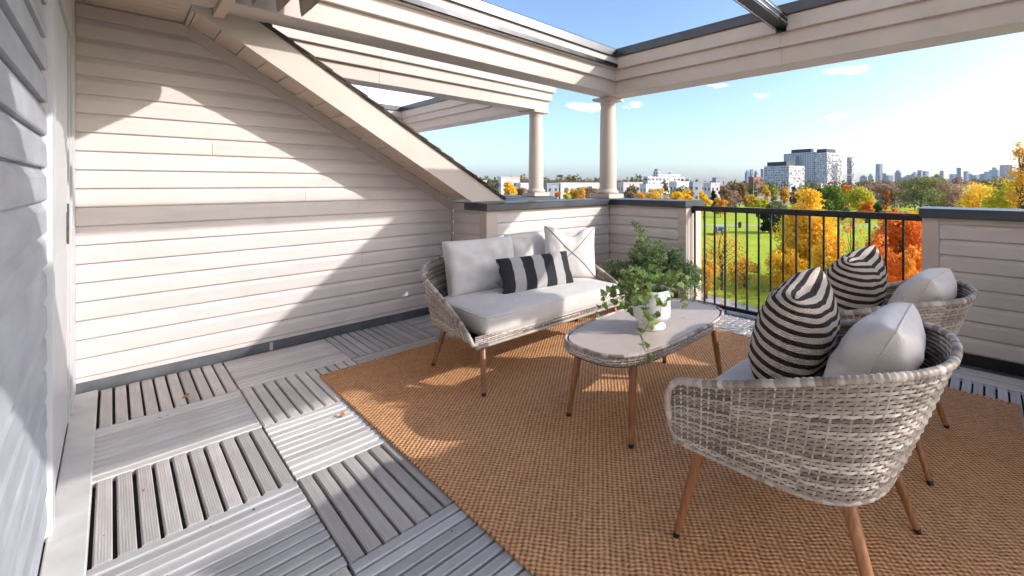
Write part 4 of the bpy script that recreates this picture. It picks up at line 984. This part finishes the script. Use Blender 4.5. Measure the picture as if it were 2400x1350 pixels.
for px, D, py, w, m, lb in ((2045, 220, 424, 62, 'leaf_brown', 'reddish brown tree under the tallest skyline tower'), (2085, 225, 424, 60, 'leaf_brown', 'brown tree between the skyline and the narrow red tree'), (2120, 230, 422, 52, 'leaf_mixed', 'mixed brown and green tree left of the olive tree'),
                            (2255, 210, 415, 60, 'leaf_brown', 'brown leafed tree behind the round yellow tree'), (2330, 190, 404, 80, 'leaf_mixed', 'mixed autumn tree below the right-hand skyline towers'), (2190, 240, 405, 60, 'leaf_olive', 'olive tree top against the skyline'),
                            (1150, 80, 410, 62, 'leaf_green', 'green tree beyond the tip of the gable roof'), (1127, 95, 414, 34, 'leaf_yellowgreen', 'yellow-green tree left of the green one by the gable roof'), (1192, 92, 414, 42, 'leaf_gold', 'golden tree left of the neighbouring column'),
                            (1330, 120, 436, 26, 'leaf_yellowgreen', 'small yellow-green tree between the two columns'), (1310, 118, 448, 26, 'leaf_red', 'low red-brown bush between the two columns'), (1362, 130, 440, 36, 'leaf_amber', 'pale orange bush left of the near column'), (1395, 128, 440, 30, 'leaf_brown', 'brownish bush touching the near column'),
                            (1478, 125, 443, 36, 'leaf_brown', 'brown bush right of the near column'), (1505, 128, 446, 40, 'leaf_amber', 'amber bush over the parapet'), (1548, 130, 441, 44, 'leaf_gold', 'yellow shrub in the hedge, second from the column'), (1582, 128, 441, 46, 'leaf_gold', 'yellow shrub in the middle of the hedge'), (1612, 130, 442, 40, 'leaf_gold', 'yellow shrub at the end of the hedge'),
                            (1650, 118, 441, 34, 'leaf_gold', 'round yellow tree above the left end of the railing'), (1672, 150, 446, 20, 'leaf_dark', 'small dark conifer right of the round yellow tree'), (1700, 160, 440, 46, 'leaf_brown', 'brown tree in front of the parking lot'), (1688, 128, 462, 44, 'leaf_amber', 'low rusty bush just above the railing'),
                            (1765, 215, 426, 22, 'leaf_green', 'slender green poplar left of the white block'), (1796, 210, 434, 16, 'leaf_gold', 'slender golden tree beside the poplar'), (1812, 220, 428, 24, 'leaf_yellowgreen', 'yellow-green tree in front of the white block'), (1838, 205, 434, 24, 'leaf_amber', 'amber tree under the white block'), (1858, 215, 437, 22, 'leaf_dark', 'dark green tree right of the amber one'), (1735, 230, 432, 34, 'leaf_mixed', 'mixed tree left of the poplar'), (1722, 232, 424, 52, 'leaf_mixed', 'rounded autumn tree before the brick building'),
                            (1780, 150, 464, 56, 'leaf_yellowgreen', 'low yellow-green hedge above the railing'), (1820, 140, 466, 48, 'leaf_olive', 'low olive hedge above the railing'), (1935, 120, 466, 40, 'leaf_green', 'low green bush above the railing right of the golden tree'), (1975, 115, 470, 34, 'leaf_green', 'low green bush above the middle of the railing'), (2032, 110, 466, 34, 'leaf_orange', 'low orange bush above the railing'), (2058, 118, 474, 26, 'leaf_green', 'low green bush next to the narrow red tree')):
    k += 1; tree('street_tree' if (py < 441 and D > 90) else 'garden_shrub', lb, px, D, py, w, m, .06, 20, 1500 if D < 200 else 1200, .0045 * D, 100 + k, 'trees beyond the park')

# more of the autumn band between park and city, and boughs close to the railing
for i, (px, D, py, w, m, lb) in enumerate(((1835, 40, 588, 100, 'leaf_gold', 'low golden boughs left of the tall golden tree'), (1935, 37, 560, 80, 'leaf_gold', 'golden lower boughs between the tall golden tree and the sapling'), (2065, 34, 545, 96, 'leaf_red', 'red-orange lower boughs left of the orange tree'), (2140, 33, 560, 90, 'leaf_orange', 'orange lower boughs against the right end post'), (1985, 31, 640, 90, 'leaf_orange', 'low orange leaves behind the near striped pillow'),
        (1655, 37, 575, 60, 'leaf_amber', 'amber leaves close beside the left railing post'), (1745, 41, 600, 80, 'leaf_amber', 'thin amber leaves over the lawn behind the railing'),
        (1715, 175, 447, 60, 'leaf_brown', 'brown undergrowth before the parking lot'), (1760, 170, 455, 44, 'leaf_amber', 'amber undergrowth by the lamp post'), (1880, 170, 441, 60, 'leaf_mixed', 'mixed tree behind the tall golden one'), (1920, 175, 438, 50, 'leaf_dark', 'dark green tree under the right apartment tower'), (2068, 180, 430, 56, 'leaf_brown', 'brown tree behind the narrow red one'), (2110, 175, 428, 60, 'leaf_brown', 'tall brown tree behind the bare one'), (2180, 120, 440, 70, 'leaf_olive', 'olive shrubbery over the right parapet'), (2240, 118, 448, 70, 'leaf_brown', 'russet shrubbery over the right parapet'), (2345, 110, 430, 80, 'leaf_mixed', 'mixed bushy tree before the right skyline towers'), (2270, 160, 424, 60, 'leaf_amber', 'amber tree behind the round yellow one'), (2020, 165, 438, 60, 'leaf_brown', 'brown tree right of the apartment towers'), (1600, 165, 438, 60, 'leaf_mixed', 'mixed tree behind the yellow hedge'), (1530, 160, 440, 56, 'leaf_amber', 'amber tree behind the hedge'), (1480, 170, 436, 50, 'leaf_mixed', 'mixed tree just right of the near column'), (1385, 165, 436, 60, 'leaf_brown', 'brown tree in front of the long white building'), (1345, 165, 440, 40, 'leaf_amber', 'amber tree in front of the long white building'), (1225, 160, 440, 40, 'leaf_brown', 'brown bush left of the farther column'))):
    tree('street_tree' if D > 60 and py < 445 else 'garden_shrub', lb, px, D, py, w, m, .03 if D < 60 else .06, 26, (1100 if 'amber' in m else 2600) if D < 60 else 1500, .21 if D < 60 else .0045 * D, 300 + i, 'trees beyond the park', nl=14)
def lawn_leaves():
    r = np.random.RandomState(91); n = 5200; P = []
    spots = [(1690, 40, 6), (1897, 44, 9), (2112, 38, 7), (1848, 42, 6), (1802, 87, 6), (1740, 60, 14), (1900, 80, 20), (2000, 60, 14)]
    for i in range(n):
        if r.random_sample() < .7: px, D, s = spots[r.randint(len(spots))]; c = place(px, D, 0); x, y = c.x + r.normal(0, s), c.y + r.normal(0, s)
        else: c = place(r.uniform(1500, 2300), r.uniform(38, 150), 0); x, y = c.x, c.y
        P.append((x, y, GZ + .02 + r.random_sample() * .05))
    p = np.array(P); a = r.normal(0, 1, (n, 3)) * [1, 1, .25]; a /= np.linalg.norm(a, axis=1)[:, None]; b = np.cross(a, [0, 0, 1]) + r.normal(0, .15, (n, 3)); s = r.uniform(.08, .2, (n, 1))
    q = np.stack([p - a * s, p + b * s * .7, p + a * s, p - b * s * .7], 1).reshape(-1, 3)
    o = link('fallen_leaves', npmesh('fallen_leaves', q, np.arange(n * 4).reshape(-1, 4), MT['leaf_amber'], r.random_sample(n))); tag(o, 'fallen amber leaves scattered over the lawn', 'leaves', None, 'stuff')
lawn_leaves()
# --- far wood along the horizon, one mass
def far_wood():
    r = np.random.RandomState(17); P = []; Aa = []; S = []
    for i in range(900):
        px = r.uniform(700, 2900); D = r.uniform(380, 1150); p = place(px, D, GZ); h = r.uniform(9, 17) * (1.25 if 1080 < px < 1520 else .85 if 1600 < px < 2030 else 1.0); w = r.uniform(8, 15); n = 46
        v = r.normal(0, 1, (n, 3)); v /= np.linalg.norm(v, axis=1)[:, None]; v *= r.random_sample((n, 1)) ** .4
        P.append(np.array([p.x, p.y, p.z + h * .55]) + v * np.array([w/2, w/2, h * .5])); Aa.append(np.clip(r.uniform(0, 1) * .75 + r.uniform(0, .25, n), 0, 1)); S.append(np.full(n, w * .26))
    p = np.concatenate(P); val = np.concatenate(Aa); s = np.concatenate(S)[:, None]; n = len(p)
    a = r.normal(0, 1, (n, 3)); a /= np.linalg.norm(a, axis=1)[:, None]; b = np.cross(a, r.normal(0, 1, (n, 3))); b /= np.linalg.norm(b, axis=1)[:, None]
    q = np.stack([p - a * s * .5, p + b * s * .5, p + a * s * .5, p - b * s * .5], 1).reshape(-1, 3)
    o = link('far_wood', npmesh('far_wood', q, np.arange(n * 4).reshape(-1, 4), MT['leaf_mixed'], val)); tag(o, 'far wood of brown and green trees along the horizon', 'wood', None, 'stuff')
far_wood()

# --- buildings
def block2(name, label, px, D, fpx, spx, top_py, mt, rows, wsize=(.5, .5), seed=0, roofbox=None, rot=.6, skip=0., balcony=False, group=None, cat='building', steps=()):
    """a block seen corner-on: near corner at px, lit front fpx wide to the right, shaded side spx wide to the left"""
    w = fpx / 1018.36 * D / math.cos(rot); dp = max(6, spx / 1018.36 * D / math.sin(rot)); h = CAM.z + (431.3 - top_py) / 1018.36 * D - GZ
    t = thing(name, place(px, D, GZ), label, cat, group, rz=-YAW + rot); r = random.Random(seed)
    MB().box(0, w, 0, dp, 0, h).build('walls', MT[mt], t, rel=False)
    MB().box(-.2, w + .2, -.2, dp + .2, h - .2, h + .5).build('roof_edge', MT[mt], t, rel=False)
    fh = h / rows; mb = MB(); bl = MB(); fr = MB()
    for side, ln in (('f', w), ('s', dp)):
        nc = max(2, int(ln / (fh * 1.15)))
        for i in range(rows):
            for j in range(nc):
                if r.random() < skip: continue
                a = (j + .5) * ln / nc + (r.uniform(-.2, .2) * ln / nc if skip else 0); ww = ln / nc * wsize[0] * (r.uniform(.6, 1.4) if skip else 1) / 2; z0 = i * fh + fh * .22; z1 = z0 + fh * wsize[1]
                if side == 'f': mb.box(a - ww, a + ww, -.12, .05, z0, z1)
                else: mb.box(-.12, .05, a - ww, a + ww, z0, z1)
                if balcony and r.random() < .4 and side == 'f': bl.box(a - ww * 1.6, a + ww * 1.6, -1.7, -.13, z0 - fh * .15, z0 + fh * .15)
    tag(mb.build('windows', MT['glass_far'], t, rel=False), kind='stuff')
    if rows > 3:
        for i in range(1, rows): fr.box(-.35, w + .2, -.35, .02, i * fh - .16, i * fh + .16); fr.box(-.35, .02, .03, dp, i * fh - .16, i * fh + .16)
        tag(fr.build('floor_bands', MT[mt], t, rel=False), kind='stuff')
        rb = random.Random(seed + 50)
        for q in range(3): x_, y_ = rb.uniform(.1, .8) * w, rb.uniform(.2, .8) * dp; MB().box(x_, x_ + rb.uniform(2, 5), y_, y_ + 3, h + .5, h + rb.uniform(1.5, 3)).build('roof_plant', MT['grey_block'], t, rel=False)
    if bl.v: tag(bl.build('balconies', MT[mt], t, rel=False), kind='stuff')
    if roofbox:
        a, b_, c, d, hh = roofbox; MB().box(a * w, b_ * w, c * dp, d * dp, h + .4, h + hh).build('roof_box', MT['dark_roof'], t, rel=False)
    return t
block2('apartment_tower', 'left apartment tower with shaded window grid and dark roof box', 1908, 640, 11, 45, 357, 'white_stucco', 18, (.5, .5), 1, (.1, .9, .1, .75, 6))
block2('apartment_tower', 'stepped shoulder of the left apartment tower', 1862, 655, 6, 11, 366, 'white_stucco', 15, (.5, .5), 2)
block2('apartment_tower', 'right white apartment tower with irregular balconies and dark roof box', 1938, 622, 58, 17, 358, 'white_stucco', 19, (.62, .42), 3, (.05, .62, .1, .9, 6), skip=.22, balcony=True)
block2('apartment_tower', 'lower balcony edge of the right white apartment tower', 1996, 626, 11, 6, 372, 'white_stucco', 17, (.8, .5), 4, skip=.2, balcony=True)
block2('apartment_block', 'low white apartment block with dark roof box in front of the two towers', 1849, 560, 52, 37, 389, 'white_stucco', 10, (.5, .45), 5, (.0, .5, .1, .9, 6), skip=.22, balcony=True)
block2('apartment_block', 'white podium under the right apartment tower', 1925, 596, 88, 6, 431, 'white_stucco', 2, (.4, .5), 7)
block2('brick_building', 'brown brick building left of the white block', 1766, 420, 28, 8, 416, 'brick_far', 4, (.35, .4), 8)
block2('apartment_block', 'white stepped apartment building on the left skyline', 1548, 430, 52, 16, 409, 'white_stucco', 6, (.5, .5), 9, skip=.2, balcony=True)
block2('apartment_block', 'higher grey corner of the white stepped apartment building', 1542, 424, 7, 9, 402, 'white_stucco', 7, (.5, .5), 10)
block2('apartment_block', 'lower wing of the white stepped apartment building', 1518, 416, 96, 8, 415, 'white_stucco', 4, (.5, .5), 11, skip=.15)
for i, (a, b, D, py, m, lb) in enumerate(((1040, 1128, 240, 424, 'pale_block', 'low pale building behind the gable roof tip'), (1168, 1214, 250, 416, 'pale_block', 'tall pale wall behind the golden tree'), (1214, 1250, 210, 431, 'white_stucco', 'small white building left of the farther column'), (1276, 1308, 230, 431, 'grey_block', 'grey low building right of the farther column'), (1308, 1420, 235, 430, 'white_stucco', 'long white low building between the two columns'),
                                         (1455, 1508, 240, 429, 'pale_block', 'pale low building right of the near column'), (1508, 1556, 232, 433, 'white_stucco', 'white low building over the hedge'), (1580, 1618, 225, 427, 'white_stucco', 'bright white low building above the yellow hedge'), (1618, 1662, 250, 428, 'grey_block', 'grey roofed low building above the hedge'), (1660, 1690, 240, 430, 'pale_block', 'small pale building by the round yellow tree'), (1672, 1706, 480, 417, 'grey_block', 'blue-grey office building on the left horizon'), (2092, 2130, 250, 460, 'white_stucco', 'low white shed behind the bare tree'))):
    block2('low_building', lb, a + 6, D, b - a - 6, 6, py, m, 2, (.3, .32), 20 + i, group='low buildings beyond the park', rot=.5)
# brown tiled roofs behind the low buildings
for i, (a, b, D, py) in enumerate(((1216, 1245, 260, 421), (1276, 1322, 262, 422), (1368, 1418, 270, 424), (1330, 1366, 266, 425))):
    c = place((a + b) / 2, D, GZ); w = (b - a) / 1018.36 * D; h = CAM.z + (431.3 - py) / 1018.36 * D - GZ
    t = thing('row_house', c, ['brown roofed house left of the farther column', 'brown roofed house right of the farther column', 'brown roofed house left of the near column', 'brown roofed house midway between the columns'][i], 'house', 'brown roofed houses', rz=-YAW)
    MB().box(-w/2, w/2, 0, 10, 0, h - 2.4).build('walls', MT['brick_far'], t, rel=False)
    MB().prism([(-.6, h - 2.4), (10.6, h - 2.4), (5, h)], 'x', -w/2 - .4, w/2 + .4).build('roof', MT['bark'], t, rel=False)

# --- city skyline
sk = random.Random(77)
SKY_ = ((2025, 411, 12), (2042, 408, 7), (2058, 410, 8), (2065, 384, 10), (2073, 406, 6), (2088, 411, 14), (2105, 399, 11), (2115, 416, 6), (2133, 410, 16), (2147, 403, 9), (2161, 399, 8), (2173, 401, 11), (2196, 409, 12), (2208, 400, 6), (2238, 408, 10), (2248, 393, 7), (2268, 401, 7), (2274, 407, 6), (2290, 410, 10), (2302, 408, 8), (2317, 402, 13), (2339, 392, 14), (2361, 386, 18), (2380, 402, 12),
        (1754, 399, 8), (1763, 397, 6), (1772, 400, 6), (1786, 396, 6), (1794, 388, 3), (1801, 400, 8), (2404, 394, 14), (2428, 404, 12))
ORD = 'first second third fourth fifth sixth seventh eighth ninth tenth eleventh twelfth thirteenth fourteenth fifteenth sixteenth seventeenth eighteenth nineteenth twentieth twenty-first twenty-second twenty-third twenty-fourth'.split(); XS = sorted(q[0] for q in SKY_)
for i, (px, py, w_) in enumerate(SKY_):
    D = 4200 + sk.uniform(-300, 900); c = place(px, D, GZ); w = w_ / 1018.36 * D; h = CAM.z + (431.3 - py) / 1018.36 * D - GZ
    t = MB(); k = sk.random(); t.box(-w/2, w/2, 0, w, 0, h * (.86 if k < .5 else 1))
    if k < .5: t.box(-w * .28, w * .28, w * .2, w * .7, h * .86, h)
    o = t.build('skyline_tower', MT['tower_far']); o.location = c; o.rotation_euler = (0, 0, -YAW + sk.uniform(-.5, .5))
    if px < 1810: lb = ORD[[q for q in XS if q < 1810].index(px)] + ' hazy tower from the left in the cluster beside the white block'
    elif px == 2065: lb = 'tallest hazy blue tower of the far skyline'
    elif px < 2065: lb = 'hazy far tower, ' + ORD[len([q for q in XS if px < q < 2065])] + ' to the left of the tallest skyline tower'
    else: lb = 'hazy far tower, ' + ORD[len([q for q in XS if 2065 < q < px])] + ' to the right of the tallest skyline tower'
    tag(o, lb, 'tower', None if px == 2065 else ('towers of the cluster left of the white block' if px < 1810 else 'towers of the far skyline'))

# --- parked cars, bins, lamp posts
def make_car(px, D, mt, rz, label):
    t = thing('parked_car', place(px, D, GZ + .03), label, 'car', 'cars parked beyond the park', rz=rz)
    prof = [(-2.1, .32), (2.1, .32), (2.15, .62), (1.95, .80), (1.05, .92), (.45, 1.40), (-.95, 1.44), (-1.65, .98), (-2.1, .90)]
    MB().prism(prof, 'y', -.85, .85).build('body', MT[mt], t, rel=False)
    MB().prism([(.92, .94), (.42, 1.34), (-.9, 1.38), (-1.45, 1.0)], 'y', -.862, .862).build('windows', MT['glass_far'], t, rel=False)
    for x in (-1.3, 1.3):
        for y in (-.80, .80):
            w = MB(); n = 12; w.loft([[(x + .32 * math.cos(a), y + s, .32 + .32 * math.sin(a)) for a in [2*math.pi*k/n for k in range(n)]] for s in (-.09, .09)]); w.build('wheel', MT['tyre'], t, rel=False)
cols_ = ['car_white', 'car_white', 'car_dark', 'car_white', 'car_red', 'car_blue', 'car_white', 'car_dark']
for i, (px, D) in enumerate(((1708, 255), (1722, 258), (1736, 262), (1716, 300), (1745, 305), (1860, 235), (1872, 238), (2040, 240))):
    make_car(px, D, cols_[i], -YAW + .15, ['white car first in the row left of the lamp post', 'second white car in the row left of the lamp post', 'dark car third in the row left of the lamp post', 'white car farther back in the parking lot', 'red car farther back in the parking lot', 'blue car below the low white block', 'white car below the low white block', 'dark car below the right tower'][i])
make_car(1686, 84, 'car_blue', -YAW + 1.2, 'blue car on the path seen through the left railing bars')
make_car(1742, 150, 'car_white', -YAW + .3, 'white car at the far side of the lawn behind the railing')
def bin_(px, D, label):
    t = thing('litter_bin', place(px, D, GZ), label, 'bin', 'bins on the lawn')
    MB().lathe([(.0, 0), (.34, 0), (.40, 1.0), (.42, 1.02), (.42, 1.08), (.0, 1.12)], 14).build('bin_body', MT['car_dark'], t, rel=False); MB().lathe([(0, 1.12), (.3, 1.12), (.22, 1.3), (0, 1.34)], 14).build('lid', MT['tyre'], t, rel=False)
bin_(1734, 97, 'black litter bin on the lawn behind the left railing bars'); bin_(2031, 108, 'black litter bin on the lawn behind the right railing bars')
for px, D, py, lb in ((1766, 190, 434, 'pale lamp post left of the white block'), (1856, 200, 437, 'thin lamp post below the white block'), (1296, 110, 437, 'thin post between the two columns'), (1678, 200, 422, 'dark chimney-like post by the pale building')):
    t = thing('lamp_post', place(px, D, GZ), lb, 'lamp post', 'posts beyond the park'); h = CAM.z + (431.3 - py) / 1018.36 * D - GZ
    MB().tube([(0, 0, 0), (0, 0, h)], [.16, .10], 8).build('post', MT['pole_grey'], t, rel=False); MB().box(-.1, .9, -.12, .12, h, h + .12).build('lamp_head', MT['pole_grey'], t, rel=False)

# --- the air: a thin even haze round everything
def build_haze():
    o = MB().box(-1500, 8000, -6500, 8500, GZ - 1.2, 235).build('haze', None); tag(o, 'thin pale haze in the distance', 'haze', None, 'stuff')
    t = NT('haze'); pv_ = t.n('VolumePrincipled'); pv_.inputs['Color'].default_value = (.70, .84, 1, 1); pv_.inputs['Density'].default_value = HAZE; pv_.inputs['Anisotropy'].default_value = .2
    t.L.new(pv_.outputs[0], t.out.inputs['Volume']); o.data.materials.append(t.m)
HAZE = .00004
if HAZE: build_haze()
